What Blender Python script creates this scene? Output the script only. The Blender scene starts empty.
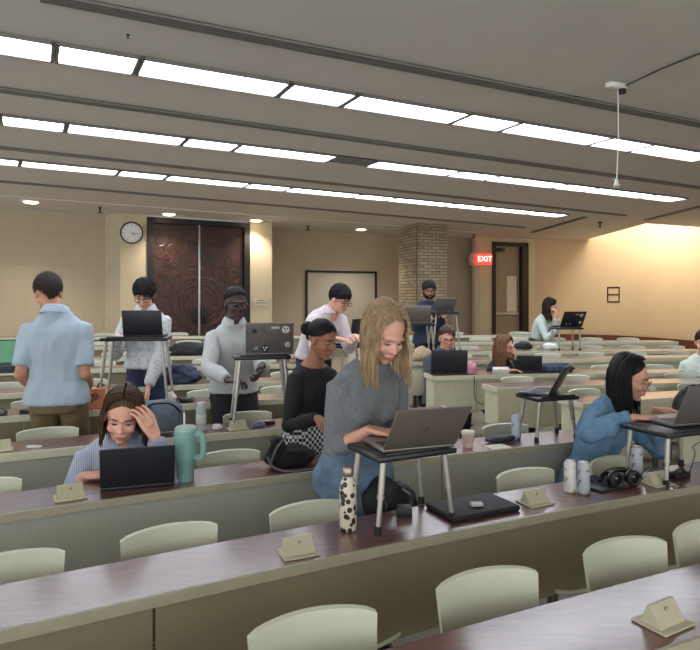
LAMP, AMB, EXPO = 5.5, 1.6, 1.52
import bpy, bmesh, math, random
from mathutils import Vector, Matrix, noise
random.seed(7)
C = bpy.context.scene.collection
F, HOR, CZ = 620.0, 298.0, 1.6
V = Vector
def at(px, py, Y):
    """photo pixel and distance -> point in the room"""
    return V(((px-350)/F*Y, Y, CZ-(py-HOR)/F*Y))
def on(px, py, h):
    """photo pixel on the level plane h metres below the eye"""
    Y = h*F/(py-HOR)
    return V(((px-350)/F*Y, Y, CZ-h))
# ---------------------------------------------------------------- materials
MATS = {}
def nodes(name):
    m = bpy.data.materials.new(name); m.use_nodes = True
    nt = m.node_tree; b = nt.nodes['Principled BSDF']
    return m, nt, b
def ramp_mix(nt, fac, c1, c2, p0=.4, p1=.6):
    r = nt.nodes.new('ShaderNodeValToRGB')
    r.color_ramp.elements[0].position = p0; r.color_ramp.elements[0].color = (*c1, 1)
    r.color_ramp.elements[1].position = p1; r.color_ramp.elements[1].color = (*c2, 1)
    nt.links.new(fac, r.inputs[0]); return r.outputs[0]
def coord(nt, kind='Object', scale=(1,1,1), rot=(0,0,0)):
    t = nt.nodes.new('ShaderNodeTexCoord'); mp = nt.nodes.new('ShaderNodeMapping')
    mp.inputs['Scale'].default_value = scale; mp.inputs['Rotation'].default_value = rot
    nt.links.new(t.outputs[kind], mp.inputs[0]); return mp.outputs[0]
def noise_n(nt, vec, scale, detail=3):
    n = nt.nodes.new('ShaderNodeTexNoise'); n.inputs['Scale'].default_value = scale; n.inputs['Detail'].default_value = detail
    nt.links.new(vec, n.inputs['Vector']); return n.outputs[0]
def bump(nt, b, h, s=.2, d=.01):
    n = nt.nodes.new('ShaderNodeBump'); n.inputs['Strength'].default_value = s; n.inputs['Distance'].default_value = d
    nt.links.new(h, n.inputs['Height']); nt.links.new(n.outputs[0], b.inputs['Normal'])
def srgb(r, g, b):
    f = lambda c: (c/255/12.92) if c/255 <= .04045 else ((c/255+.055)/1.055)**2.4
    return (f(r), f(g), f(b))
def mat(name, rgb, rough=.6, metal=0, var=.12, nscale=20, bmp=.0, bscale=80, stretch=(1,1,1), coat=0, emis=None, estr=0, spec=None):
    if name in MATS: return MATS[name]
    c = srgb(*rgb); m, nt, b = nodes(name)
    v = coord(nt, scale=stretch); n = noise_n(nt, v, nscale)
    lo = tuple(x*(1-var) for x in c); hi = tuple(min(1, x*(1+var)) for x in c)
    nt.links.new(ramp_mix(nt, n, lo, hi, .3, .7), b.inputs['Base Color'])
    b.inputs['Roughness'].default_value = rough; b.inputs['Metallic'].default_value = metal
    if spec is not None: b.inputs['Specular IOR Level'].default_value = spec
    if coat: b.inputs['Coat Weight'].default_value = coat
    if bmp: bump(nt, b, noise_n(nt, v, bscale), bmp)
    if emis: b.inputs['Emission Color'].default_value = (*srgb(*emis), 1); b.inputs['Emission Strength'].default_value = estr
    MATS[name] = m; return m
def mat_pattern(name, base, c2, kind, scale, rough=.85):
    if name in MATS: return MATS[name]
    m, nt, b = nodes(name); v = coord(nt)
    if kind == 'stripe':
        w = nt.nodes.new('ShaderNodeTexWave'); w.inputs['Scale'].default_value = scale; w.inputs['Distortion'].default_value = 1.2
        w.inputs['Detail Scale'].default_value = .6
        nt.links.new(v, w.inputs[0]); f = w.outputs['Fac']
        col = ramp_mix(nt, f, srgb(*base), srgb(*c2), .45, .65)
    elif kind == 'rib':
        w = nt.nodes.new('ShaderNodeTexWave'); w.inputs['Scale'].default_value = scale
        nt.links.new(v, w.inputs[0]); f = w.outputs['Fac']
        col = ramp_mix(nt, f, srgb(*base), srgb(*c2), .1, .9); bump(nt, b, f, .25, .004)
    elif kind == 'check':
        w = nt.nodes.new('ShaderNodeTexChecker'); w.inputs['Scale'].default_value = scale
        nt.links.new(v, w.inputs[0]); f = w.outputs['Fac']
        col = ramp_mix(nt, f, srgb(*base), srgb(*c2), .45, .55)
    elif kind == 'spots':
        w = nt.nodes.new('ShaderNodeTexVoronoi'); w.inputs['Scale'].default_value = scale; w.feature = 'DISTANCE_TO_EDGE'
        nt.links.new(v, w.inputs[0]); f = w.outputs[0]
        col = ramp_mix(nt, f, srgb(*base), srgb(*c2), .12, .16)
    elif kind == 'leopard':
        w = nt.nodes.new('ShaderNodeTexVoronoi'); w.inputs['Scale'].default_value = scale
        nt.links.new(v, w.inputs[0]); col = ramp_mix(nt, w.outputs[0], srgb(*base), srgb(*c2), .42, .50)
    elif kind == 'dots':
        w = nt.nodes.new('ShaderNodeTexVoronoi'); w.inputs['Scale'].default_value = scale
        nt.links.new(v, w.inputs[0]); f = w.outputs[0]
        col = ramp_mix(nt, f, srgb(*c2), srgb(*base), .10, .15); bump(nt, b, f, .1, .002)
    elif kind == 'print':
        f = noise_n(nt, v, scale, 2); col = ramp_mix(nt, f, srgb(*base), srgb(*c2), .56, .64)
    nt.links.new(col, b.inputs['Base Color']); b.inputs['Roughness'].default_value = rough
    MATS[name] = m; return m
def mat_brick(name, c1, c2, mortar, bw, bh, ms, rough=.85, bmp=.5):
    if name in MATS: return MATS[name]
    m, nt, b = nodes(name); v = coord(nt, 'UV')
    w = nt.nodes.new('ShaderNodeTexBrick'); w.inputs['Scale'].default_value = 1
    w.inputs['Brick Width'].default_value = bw; w.inputs['Row Height'].default_value = bh; w.inputs['Mortar Size'].default_value = ms
    w.inputs['Color1'].default_value = (*srgb(*c1), 1); w.inputs['Color2'].default_value = (*srgb(*c2), 1); w.inputs['Mortar'].default_value = (*srgb(*mortar), 1)
    nt.links.new(v, w.inputs[0]); nt.links.new(w.outputs['Color'], b.inputs['Base Color']); b.inputs['Roughness'].default_value = rough
    n = nt.nodes.new('ShaderNodeMath'); n.operation = 'MULTIPLY'; n.inputs[1].default_value = -1
    nt.links.new(w.outputs['Fac'], n.inputs[0]); bump(nt, b, n.outputs[0], bmp, .006)
    MATS[name] = m; return m
def mat_wood(name, c1, c2, rough=.28, scale=3, stretch=(1, 8, 1), rot=(0,0,0)):
    if name in MATS: return MATS[name]
    m, nt, b = nodes(name); v = coord(nt, scale=stretch, rot=rot)
    n = noise_n(nt, v, scale, 6)
    nt.links.new(ramp_mix(nt, n, srgb(*c1), srgb(*c2), .3, .7), b.inputs['Base Color']); b.inputs['Specular IOR Level'].default_value = .5; b.inputs['Coat Weight'].default_value = .9 if 'laminate' in name else 0; b.inputs['Coat Roughness'].default_value = .2; b.inputs['Coat IOR'].default_value = 1.7
    b.inputs['Roughness'].default_value = rough; bump(nt, b, n, .03, .002)
    MATS[name] = m; return m
# ---------------------------------------------------------------- mesh helpers
def box(bm, c, size, rot=None, bev=0, seg=2):
    r = bmesh.ops.create_cube(bm, size=1); vs = r['verts']
    M = Matrix.Translation(V(c)) @ (rot.to_4x4() if rot is not None else Matrix.Identity(4)) @ Matrix.Diagonal((*size, 1))
    bmesh.ops.transform(bm, matrix=M, verts=vs)
    if bev:
        es = list({e for v in vs for e in v.link_edges})
        bmesh.ops.bevel(bm, geom=es, offset=bev, segments=seg, affect='EDGES', profile=.5)
def ball(bm, c, r, seg=16, rot=None):
    if not hasattr(r, '__len__'): r = (r, r, r)
    q = bmesh.ops.create_uvsphere(bm, u_segments=seg, v_segments=max(6, seg*2//3), radius=1)
    M = Matrix.Translation(V(c)) @ (rot.to_4x4() if rot is not None else Matrix.Identity(4)) @ Matrix.Diagonal((*r, 1))
    bmesh.ops.transform(bm, matrix=M, verts=q['verts'])
def frames(pts, ref=None):
    T = []
    for i in range(len(pts)):
        a = pts[max(0, i-1)]; b = pts[min(len(pts)-1, i+1)]
        d = (b-a); T.append(d.normalized() if d.length > 1e-9 else V((0,0,1)))
    u = ref.copy() if ref is not None else (V((0,0,1)) if abs(T[0].z) < .9 else V((1,0,0)))
    out = []
    for t in T:
        u = (u - t*u.dot(t))
        if u.length < 1e-6: u = t.orthogonal()
        u.normalize(); out.append((u.copy(), t.cross(u)))
    return out
def tube(bm, pts, rad, n=10, flat=1.0, ref=None, caps=True, closed=False):
    pts = [V(p) for p in pts]
    if not hasattr(rad, '__len__'): rad = [rad]*len(pts)
    fr = frames(pts, ref); rings = []
    for p, r, (u, w) in zip(pts, rad, fr):
        rings.append([bm.verts.new(p + u*(math.cos(2*math.pi*k/n)*r*flat) + w*(math.sin(2*math.pi*k/n)*r)) for k in range(n)])
    m = len(rings)
    for i in range(m-1 if not closed else m):
        A, B = rings[i], rings[(i+1) % m]
        for k in range(n): bm.faces.new((A[k], A[(k+1) % n], B[(k+1) % n], B[k]))
    if caps and not closed:
        bm.faces.new(list(reversed(rings[0]))); bm.faces.new(rings[-1])
def smooth_path(pts, n=6):
    pts = [V(p) for p in pts]; out = []
    P = [pts[0]] + pts + [pts[-1]]
    for i in range(1, len(P)-2):
        for k in range(n):
            t = k/n; a, b, c, d = P[i-1], P[i], P[i+1], P[i+2]
            out.append(.5*((2*b)+(c-a)*t+(2*a-5*b+4*c-d)*t*t+(3*b-a-3*c+d)*t**3))
    out.append(pts[-1]); return out
def lathe(bm, prof, c=(0,0,0), n=24, rot=None):
    M = Matrix.Translation(V(c)) @ (rot.to_4x4() if rot is not None else Matrix.Identity(4)); rings = []
    for r, z in prof:
        rings.append([bm.verts.new(M @ V((r*math.cos(2*math.pi*k/n), r*math.sin(2*math.pi*k/n), z))) for k in range(n)])
    for A, B in zip(rings, rings[1:]):
        for k in range(n): bm.faces.new((A[k], A[(k+1) % n], B[(k+1) % n], B[k]))
    bm.faces.new(list(reversed(rings[0]))); bm.faces.new(rings[-1])
def prism(bm, poly, z0, z1):
    a = [bm.verts.new((p[0], p[1], z0)) for p in poly]; b = [bm.verts.new((p[0], p[1], z1)) for p in poly]; n = len(poly)
    bm.faces.new(list(reversed(a))); bm.faces.new(b)
    for i in range(n): bm.faces.new((a[i], a[(i+1) % n], b[(i+1) % n], b[i]))
def rz(a): return Matrix.Rotation(a, 3, 'Z')
def rx(a): return Matrix.Rotation(a, 3, 'X')
def ry(a): return Matrix.Rotation(a, 3, 'Y')
def R(d): return math.radians(d)
def link(name, me, m, parent=None, smooth=True, angle=None):
    if isinstance(me, bmesh.types.BMesh):
        bmesh.ops.recalc_face_normals(me, faces=me.faces[:])
        d = bpy.data.meshes.new(name); me.to_mesh(d); me.free(); me = d
    o = bpy.data.objects.new(name, me); C.objects.link(o)
    for mm in (m if isinstance(m, (list, tuple)) else [m]): me.materials.append(mm)
    if smooth:
        if angle is None: angle = 35
        me.polygons.foreach_set('use_smooth', [True]*len(me.polygons))
        me.set_sharp_from_angle(angle=R(angle))
    if parent is not None: o.parent = parent
    return o
def tag(o, label, cat, group=None, kind=None):
    o['label'] = label
    if cat: o['category'] = cat
    if group: o['group'] = group
    if kind: o['kind'] = kind
    return o
def thing(name, label, cat, loc=(0,0,0), yaw=0, group=None):
    o = bpy.data.objects.new(name, None); C.objects.link(o); o.empty_display_size = .05
    o.location = V(loc); o.rotation_euler = (0, 0, yaw)
    return tag(o, label, cat, group)
def struct(name, bm, m, parent=None, smooth=False):
    o = link(name, bm, m, parent, smooth)
    if parent is None: o['kind'] = 'structure'
    return o
def dup(root, loc, yaw, label, group=None):
    r = root.copy(); C.objects.link(r); r.location = V(loc); r.rotation_euler = (0, 0, yaw); r['label'] = label
    if group: r['group'] = group
    for ch in list(root.children):
        c = ch.copy(); C.objects.link(c); c.parent = r
        for g in ch.children:
            d = g.copy(); C.objects.link(d); d.parent = c
    return r
def nb(): return bmesh.new()
def remesh(bm, voxel, it=4, fold=0, ffreq=9, fstretch=(1,1,.5), seed=0):
    bmesh.ops.triangulate(bm, faces=bm.faces[:])
    bmesh.ops.recalc_face_normals(bm, faces=bm.faces[:])
    me = bpy.data.meshes.new('tmp'); bm.to_mesh(me); bm.free()
    o = bpy.data.objects.new('tmp', me); C.objects.link(o)
    r = o.modifiers.new('r', 'REMESH'); r.mode = 'VOXEL'; r.voxel_size = voxel
    if it: q = o.modifiers.new('s', 'SMOOTH'); q.factor = .5; q.iterations = it
    dg = bpy.context.evaluated_depsgraph_get(); dg.update()
    out = bpy.data.meshes.new_from_object(o.evaluated_get(dg))
    bpy.data.objects.remove(o); bpy.data.meshes.remove(me)
    if fold:
        b = nb(); b.from_mesh(out); b.normal_update(); off = V((seed*3.1, seed*1.7, seed*.9))
        for v in b.verts:
            p = V((v.co.x*fstretch[0], v.co.y*fstretch[1], v.co.z*fstretch[2]))*ffreq + off
            n1 = noise.noise(p); n2 = noise.noise(p*2.3+V((5,1,2)))
            v.co += v.normal*fold*((1-abs(n1)*2.2)*.7 + n2*.5)
        b.to_mesh(out); b.free()
    return out
def join_meshes(meshes):
    b = nb()
    for m in meshes: b.from_mesh(m)
    out = bpy.data.meshes.new('joined'); b.to_mesh(out); b.free(); return out
# ---------------------------------------------------------------- the rows
ROW = [(1.14,.50,-.02),(2.083,.515,-.0277),(3.08,.455,-.038),(4.1,.43,-.02),(5.05,.33,-.03),(5.83,.25,-.03),(6.7,.195,-.008),(7.7,.17,-.02),(8.75,.14,-.02),(9.9,.05,-.01)]
HD = [.86,.86,.84,.82,.79,.76,.704,.686,.634,.60]
def rowY(k, x): a, b, c = ROW[k]; return a+b*x+c*x*x
def rowT(k, x): a, b, c = ROW[k]; return V((1, b+2*c*x, 0)).normalized()
def rowN(k, x): t = rowT(k, x); return V((-t.y, t.x, 0))
def rowA(k, x): t = rowT(k, x); return math.atan2(t.y, t.x)
def rowP(k, x, d=0, z=None): return V((x, rowY(k, x), CZ-HD[k] if z is None else z)) + rowN(k, x)*d
def floor_z(x, y):
    x = max(-6, min(7, x)); ys = [rowY(k, x)+.45 for k in range(10)]; zs = [.86-h for h in HD]
    if y <= ys[0]: return zs[0]
    for i in range(9):
        if y <= ys[i+1]: t = (y-ys[i])/(ys[i+1]-ys[i]); return zs[i]*(1-t)+zs[i+1]*t
    return zs[9]
def deskpt(k, px, d=.15):
    """point on the desktop of row k, seen in photo column px, d behind its front edge"""
    r = (px-350)/F; x = 0
    for _ in range(60):
        p = rowP(k, x, d); x += (r*p.y-p.x)*.7
    return rowP(k, x, d)
# ================================================================ the room
M_ceil = mat('ceiling_paint', (206,203,196), .9, var=.03, nscale=2, bmp=.05, bscale=150)
M_wall = mat('tan_wall_paint', (186,170,146), .85, var=.04, nscale=1.5, bmp=.05)
M_wallr = mat('warm_wall_paint', (198,176,146), .85, var=.03, nscale=1.5, bmp=.05)
M_col = mat('cream_pier_paint', (200,186,156), .8, var=.03, nscale=2)
M_cmu = mat_brick('painted_block', (186,172,148), (184,170,146), (174,160,136), .4, .2, .005, .8, .2)
M_brick = mat_brick('pillar_brick', (176,162,134), (148,132,108), (104,94,80), .2, .068, .008, .9, .6)
M_floor = mat('floor_vinyl', (150,138,118), .5, var=.1, nscale=6)
M_black = mat('black_plastic', (22,22,24), .45, var=.1)
M_dark = mat('dark_frame', (26,22,24), .5)
M_door = mat_wood('carved_door_wood', (40,24,20), (72,42,34), .4, 5, (1,1,2))
M_relief = mat_wood('carved_relief_wood', (60,36,30), (92,58,46), .35, 6, (1,1,2))
M_steel = mat('brushed_steel', (190,190,188), .35, .9, var=.05)
M_white = mat('white_plastic', (225,225,220), .5, var=.03)
M_trimb = mat_wood('wall_base_wood', (74,42,28), (104,62,42), .5, 3)
# floor
bm = nb(); g = {}
nx, ny = 84, 84
for i in range(nx+1):
    for j in range(ny+1):
        x = -10+i*.25; y = -3+j*.25; g[i, j] = bm.verts.new((x, y, floor_z(x, y)))
for i in range(nx):
    for j in range(ny): bm.faces.new((g[i,j], g[i+1,j], g[i+1,j+1], g[i,j+1]))
struct('floor', bm, M_floor, smooth=True)
ZC = 3.2; HC = 1.6
# ceiling with the cove cut at the right
bm = nb()
prism(bm, [(-10,-3),(11,-3),(11,14.6),(8.0,14.05),(6.35,13.3),(6.5,17.6),(-10,18)], ZC, ZC+.08)
struct('ceiling', bm, M_ceil)
bm = nb(); prism(bm, [(5.5,12.6),(11,13.2),(11,19),(5.5,19)], 4.6, 4.68); struct('ceiling_cove', bm, M_ceil)
def wall_quad(bm, p, q, z0, z1, uvl, th=.12):
    p, q = V((*p, 0)), V((*q, 0)); d = (q-p); L = d.length; n = V((-d.y, d.x, 0)).normalized()*th
    a = [bm.verts.new(w+V((0,0,z))) for w, z in ((p,z0),(q,z0),(q,z1),(p,z1))]
    b = [bm.verts.new(v.co+n) for v in a]
    fs = [bm.faces.new(a), bm.faces.new(list(reversed(b)))]
    for i in range(4): bm.faces.new((a[i], b[i], b[(i+1) % 4], a[(i+1) % 4]))
    for f in fs:
        for l, (u, w) in zip(f.loops, ((0,z0),(L,z0),(L,z1),(0,z1)) if f is fs[0] else ((0,z1),(L,z1),(L,z0),(0,z0))): l[uvl].uv = (u+p.x, w)
def wallobj(name, segs, m, z0=-.05, z1=ZC):
    bm = nb(); uvl = bm.loops.layers.uv.new('UVMap')
    for p, q in segs: wall_quad(bm, p, q, z0, z1, uvl)
    return struct(name, bm, m)
WP = dict(L0=(-9.9,8.8), a=(-4.70,11.9), b=(-4.30,11.6), c=(-3.85,11.75), d=(-2.06,12.75), e=(-1.63,12.95), f=(-1.84,14.5), g=(3.32,16.6), h=(3.24,16.1), i=(3.73,16.3), j=(4.79,16.7), k=(5.02,16.8))
wallobj('wall_left', [(WP['L0'], WP['a']), (WP['a'], WP['b'])], M_cmu)
wallobj('wall_pier', [(WP['b'], WP['c'])], M_col)
wallobj('wall_pier_right_of_doors', [(WP['d'], WP['e']), (WP['e'], WP['f'])], M_col)
wallobj('wall_back', [(WP['f'], WP['g'])], M_wall)
wallobj('wall_exit_pier', [(WP['g'], WP['h']), (WP['h'], WP['i'])], M_col)
wallobj('wall_corner_pier', [(WP['j'], WP['k'])], M_col)
wp_ = smooth_path([(5.02,16.8,0),(6.1,16.95,0),(7.0,16.4,0),(7.6,15.4,0),(8.1,13.8,0),(9.2,9.0,0),(10,-3,0)], 6)
bm = nb(); ro = []
for k, p in enumerate(wp_):
    d = (wp_[min(k+1,len(wp_)-1)]-wp_[max(0,k-1)]).normalized(); n = V((-d.y,d.x,0))*.12
    ro.append([bm.verts.new(q) for q in (p+V((0,0,-.05)), p+V((0,0,4.6)), p+n+V((0,0,4.6)), p+n+V((0,0,-.05)))])
for A_, B_ in zip(ro, ro[1:]):
    for q in range(4): bm.faces.new((A_[q],B_[q],B_[(q+1)%4],A_[(q+1)%4]))
struct('wall_right', bm, M_wallr, smooth=True)
# wood base board on the right wall
bm = nb(); PTS = [(5.1,16.72),(6.1,16.84),(6.95,16.33),(7.53,15.36),(8.02,13.8),(9.1,9.0),(9.8,2)]
uvl = bm.loops.layers.uv.new('UVMap')
for p, q in zip(PTS, PTS[1:]): wall_quad(bm, p, q, .05, .62, uvl, .05)
struct('trim_1', bm, M_trimb)
# the stepped soffit along the back
def ceil_pt(px, py): return on(px, py, -HC)
# double carved doors
def door_frame(P, Q, top, w=.1, dep=.14):
    P, Q = V((*P,0)), V((*Q,0)); d = (Q-P); L = d.length; d.normalize(); a = math.atan2(d.y, d.x)
    return P, Q, L, d, a
P, Q, L, d, a = door_frame(WP['c'], WP['d'], 0)
fz = .26
dr = bpy.data.objects.new('door_1', None); C.objects.link(dr); dr.location = (P.x, P.y, fz); dr.rotation_euler = (0,0,a); dr['kind'] = 'structure'
top = ZC-.06-fz
bm = nb(); box(bm, (.06,.06,top/2), (.12,.16,top)); box(bm, (L-.06,.06,top/2), (.12,.16,top)); box(bm, (L/2,.06,top-.05), (L,.16,.1)); link('door_frame', bm, M_dark, dr, False)
for s in (0, 1):
    x0 = .12 if s == 0 else L/2+.012; x1 = L/2-.012 if s == 0 else L-.12
    bm = nb(); box(bm, ((x0+x1)/2,.1,(top-.1)/2), (x1-x0,.05,top-.1), bev=.004); lf = link('door_leaf', bm, M_door, dr, False)
    bm = nb(); cx = L/2; rnd = random.Random(3+s)
    sg = -1 if s == 0 else 1
    def inside(q): return x0+.03 < q[0] < x1-.03 and .1 < q[2] < top-.2
    for r_ in (.28, .36, .5):
        pts = [(cx+sg*(.03+r_*math.cos(t)), .072, 1.25+r_*math.sin(t)) for t in [R(-88+k*11) for k in range(17)]]
        pts = [p for p in pts if inside(p)]
        if len(pts) > 3: tube(bm, pts, .014, 6)
    for _ in range(34):
        c = (rnd.uniform(x0+.12, x1-.1), rnd.uniform(.2, top-.3)); t0 = rnd.uniform(0, 6.3); sgn = rnd.choice((-1, 1)); r0 = rnd.uniform(.06, .17)
        pts = [(c[0]+r0*(1-k/26)*math.cos(t0+sgn*k*.36), .072, c[1]+1.3*r0*(1-k/26)*math.sin(t0+sgn*k*.36)) for k in range(18)]
        pts = [p for p in pts if inside(p)]
        if len(pts) > 4: tube(bm, pts, .011, 5)
    link('carved_relief', bm, M_relief, lf)
    bm = nb(); xh = L/2+sg*.09
    box(bm, (xh, .05, 1.0), (.1,.02,.34), bev=.008); tube(bm, [(xh,.04,.86),(xh,-.02,.88),(xh,-.02,1.12),(xh,.04,1.14)], .014, 8); link('door_handle', bm, M_black, lf)
bm = nb(); box(bm, (L/2,.06,(top-.1)/2+.05), (.024,.03,top-.25), bev=.004); link('meeting_bar', bm, M_steel, dr)
# right door
P, Q, L, d, a = door_frame(WP['i'], WP['j'], 0)
dr = bpy.data.objects.new('door_2', None); C.objects.link(dr); dr.location = (P.x, P.y, .26); dr.rotation_euler = (0,0,a); dr['kind'] = 'structure'
top = 2.82
bm = nb(); box(bm, (.05,.06,top/2), (.1,.2,top)); box(bm, (L-.1,.06,top/2), (.2,.2,top)); box(bm, (L/2,.06,top-.05), (L,.2,.1)); link('door_frame', bm, M_dark, dr, False)
bm = nb(); box(bm, ((L-.1)/2,.13,(top-.1)/2), (L-.3,.045,top-.1)); lf = link('door_leaf', bm, mat('grey_tan_door', (150,134,112), .6), dr, False)
bm = nb(); box(bm, (L/2-.06,.06,.92), (L-.38,.04,.06), bev=.01); link('push_bar', bm, M_steel, lf)
bm = nb(); box(bm, (.28,.07,top-.2), (.3,.07,.1), bev=.01); link('door_closer', bm, M_black, lf)
bm = nb(); box(bm, (L/2,.06,ZC/2+top/2-.13), (L+.1,.1,ZC-top-.2)); link('lintel', bm, M_col, dr, False)
pn = nb(); box(pn, (0,0,0), (.32,.004,.95)); 
pn = link('paper_notice', pn, mat('notice_paper', (214,206,186), .8), None, False)
tag(pn, 'long white paper notice taped to the door beside the exit sign', 'paper')
pn.parent = None; pw = V((P.x,P.y,.26)) + rz(a) @ V((L/2+.12,.095,1.45)); pn.location = pw; pn.rotation_euler = (0,0,a)
# whiteboard on the back wall
wd = (V((*WP['g'],0))-V((*WP['f'],0))).normalized(); wa = math.atan2(wd.y, wd.x)
def on_wall(px, py, base=WP['f'], dv=wd, off=.03):
    r = (px-350)/F; b = V((*base,0)); t = (r*b.y-b.x)/(dv.x-r*dv.y); p = b+dv*t; n = V((dv.y,-dv.x,0))
    q = p+n*off; q.z = CZ-(py-HOR)/F*p.y; return q
A = on_wall(306,271); B = on_wall(375,273); w = (B-A).length*1.0; cz = A.z
wb = thing('whiteboard', 'black framed whiteboard on the back wall behind the man in glasses', 'whiteboard', ((A.x+B.x)/2,(A.y+B.y)/2, cz-.75), wa)
bm = nb(); box(bm, (0,0,0), (w,.02,1.46)); link('board', bm, mat('board_face', (184,176,160), .5, var=.01, nscale=1), wb, False)
bm = nb()
for q in ((0,-.01,.74,w+.05,.05),(0,-.01,-.74,w+.05,.05)): box(bm, q[:3], (q[3],.04,q[4]))
for sx in (-1,1): box(bm, (sx*w/2,-.01,0), (.05,.04,1.5))
link('frame', bm, M_dark, wb, False)
# brick pillar
c0 = V((1.11,14.1,0)); c1 = V((1.43,13.25,0)); c2 = V((2.12,13.55,0)); c3 = c0+c2-c1
bm = nb(); uvl = bm.loops.layers.uv.new('UVMap')
for p, q in ((c0,c1),(c1,c2),(c2,c3),(c3,c0)): wall_quad(bm, (p.x,p.y), (q.x,q.y), 0, ZC, uvl, .02)
struct('trim_2', bm, M_brick)
# wall clock
cw = at(132,233,11.45)
ck = thing('wall_clock', 'round black rimmed clock high on the cream pier left of the carved doors', 'clock', cw, .2)
bm = nb(); lathe(bm, [(.0,0),(.19,0),(.205,.02),(.205,.05),(.185,.055),(.18,.03),(.0,.03)], rot=rx(R(90))); link('case', bm, M_black, ck)
bm = nb(); lathe(bm, [(0,.03),(.178,.03),(.178,.034),(0,.034)], rot=rx(R(90)), n=32); fc = link('dial', bm, M_white, ck)
for k in range(12):
    t = R(30*k); bm = nb(); box(bm, (.15*math.sin(t),-.037,.15*math.cos(t)), (.008,.004,.028), ry(t)); link('hour_mark', bm, M_black, fc, False)
for nm, ang, ln in (('hour_hand', 130, .08), ('minute_hand', 98, .12)):
    bm = nb(); t = R(ang); box(bm, (ln/2*math.sin(t),-.042,ln/2*math.cos(t)), (.009,.003,ln), ry(t)); link(nm, bm, M_black, ck, False)
# exit sign
ex = thing('exit_sign', 'lit red EXIT sign on the pier beside the open doorway', 'exit sign', at(485,259,15.9), R(15))
bm = nb(); box(bm, (0,.06,0), (.42,.1,.28), bev=.01); link('housing', bm, mat('sign_red_lit', (250,110,95), .5, emis=(255,70,60), estr=.45), ex)
bm = nb(); lathe(bm, [(0,0),(.2,0),(.2,.03),(0,.03)], c=(-.2,.16,0), rot=rx(R(90))); link('back_plate', bm, M_steel, ex)
cu = bpy.data.curves.new('exit_text', 'FONT'); cu.body = 'EXIT'; cu.size = .2; cu.extrude = .003; cu.align_x = 'CENTER'; cu.align_y = 'CENTER'
to = bpy.data.objects.new('tmp', cu); C.objects.link(to); dg = bpy.context.evaluated_depsgraph_get()
tm = bpy.data.meshes.new_from_object(to.evaluated_get(dg)); bpy.data.objects.remove(to)
tm.transform(Matrix.Translation((0,0,0)) @ Matrix.Rotation(R(90), 4, 'X'))
lt = link('lettering', tm, mat('sign_letters', (255,225,215), .5, emis=(255,220,210), estr=.8), ex, False); lt.location = (0,.004,0)
# framed notice on right wall
fr = thing('wall_frame', 'small dark metal frame with two panes on the warm right wall', 'picture frame', (6.98,16.42,1.69), R(-45))
bm = nb()
for sx in (-.15,.15): box(bm, (sx,0,0), (.03,.03,.4))
for sz in (-.19,0,.19): box(bm, (0,0,sz), (.33,.03,.03))
link('frame', bm, M_dark, fr, False)
bm = nb(); box(bm, (0,.01,0), (.3,.01,.38)); link('pane', bm, mat('frame_backing', (190,170,130), .4), fr, False)
# small wall sign on the cream pier right of the carved doors
sp = at(261,302,12.6); ws = thing('wall_sign', 'small pale sign with two thin lines on the pier right of the carved doors', 'sign', sp, R(26))
bm = nb(); box(bm, (0,0,0), (.3,.012,.14), bev=.004); link('plate', bm, mat('sign_cream', (214,202,174), .6), ws, False)
bm = nb(); box(bm, (0,-.008,.03), (.16,.004,.014)); box(bm, (0,-.008,-.02), (.24,.004,.014)); link('sign_line', bm, mat('sign_grey', (120,112,98), .6), ws, False)
# ---------------------------------------------------------------- ceiling lights
M_diff = mat('lit_diffuser', (235,240,240), .6, var=0, emis=(236,244,255), estr=LAMP)
M_lfr = mat('light_frame', (120,118,112), .5, var=.05)
def light_line(idx, p0, p1, bounds, rowname, vent=None):
    A = ceil_pt(*p0); B = ceil_pt(*p1); d = (B-A).normalized(); a = math.atan2(d.y, d.x)
    def tpar(px): r = (px-350)/F; return (r*A.y-A.x)/(d.x-r*d.y)
    ts = [tpar(x) if x is not None else None for x in bounds]
    ords = ['leftmost','second','third','fourth','fifth','sixth','seventh','eighth','ninth','tenth','eleventh','twelfth']
    k = 0
    for i in range(len(ts)-1):
        x0, x1 = ts[i], ts[i+1]
        c = A+d*((x0+x1)/2); Ln = x1-x0
        if vent is not None and i == vent:
            vt = thing('ceiling_vent', 'dark slatted ceiling vent between the panels of the middle line', 'vent', (c.x,c.y,ZC), a)
            bm = nb()
            for q in range(7): box(bm, (0,-.12+q*.04,-.012), (Ln-.04,.012,.02), rx(.5))
            link('slat', bm, M_lfr, vt, False); bm = nb(); box(bm, (0,0,-.004), (Ln,.32,.006)); link('backing', bm, M_dark, vt, False)
            continue
        word = 'long' if Ln > .8 else 'short'
        lb = f'{word} fluorescent ceiling panel, {ords[k]} from left in the {rowname}'
        k += 1
        t = thing('ceiling_light', lb, 'ceiling light', (c.x,c.y,ZC), a, 'fluorescent ceiling panels')
        w = .34
        bm = nb(); box(bm, (0,0,-.012), (Ln-.05,w-.04,.006)); link('diffuser', bm, M_diff, t, False)
        bm = nb()
        for s in (-1,1): box(bm, (0,s*(w/2-.008),-.012), (Ln-.01,.016,.03)); box(bm, (s*(Ln/2-.014),0,-.012), (.02,w,.03))
        box(bm, (0,-.05,-.017), (Ln-.05,.006,.006))
        link('frame', bm, M_lfr, t, False)
light_line(1, (0,41.5), (700,156), [-95,55,138,284,349,460,510,600,641,706], 'nearest line of lights')
light_line(2, (0,118), (678,199), [-60,0,66,184,236,332,371,453,492,560,591,648,679], 'middle line of lights', vent=5)
light_line(3, (0,160), (562,215), [-40,20,118,166,247,288,357,391,450,483,532,563], 'farthest line of lights')
M_slot = mat('slot_black', (40,40,40), .6)
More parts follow.
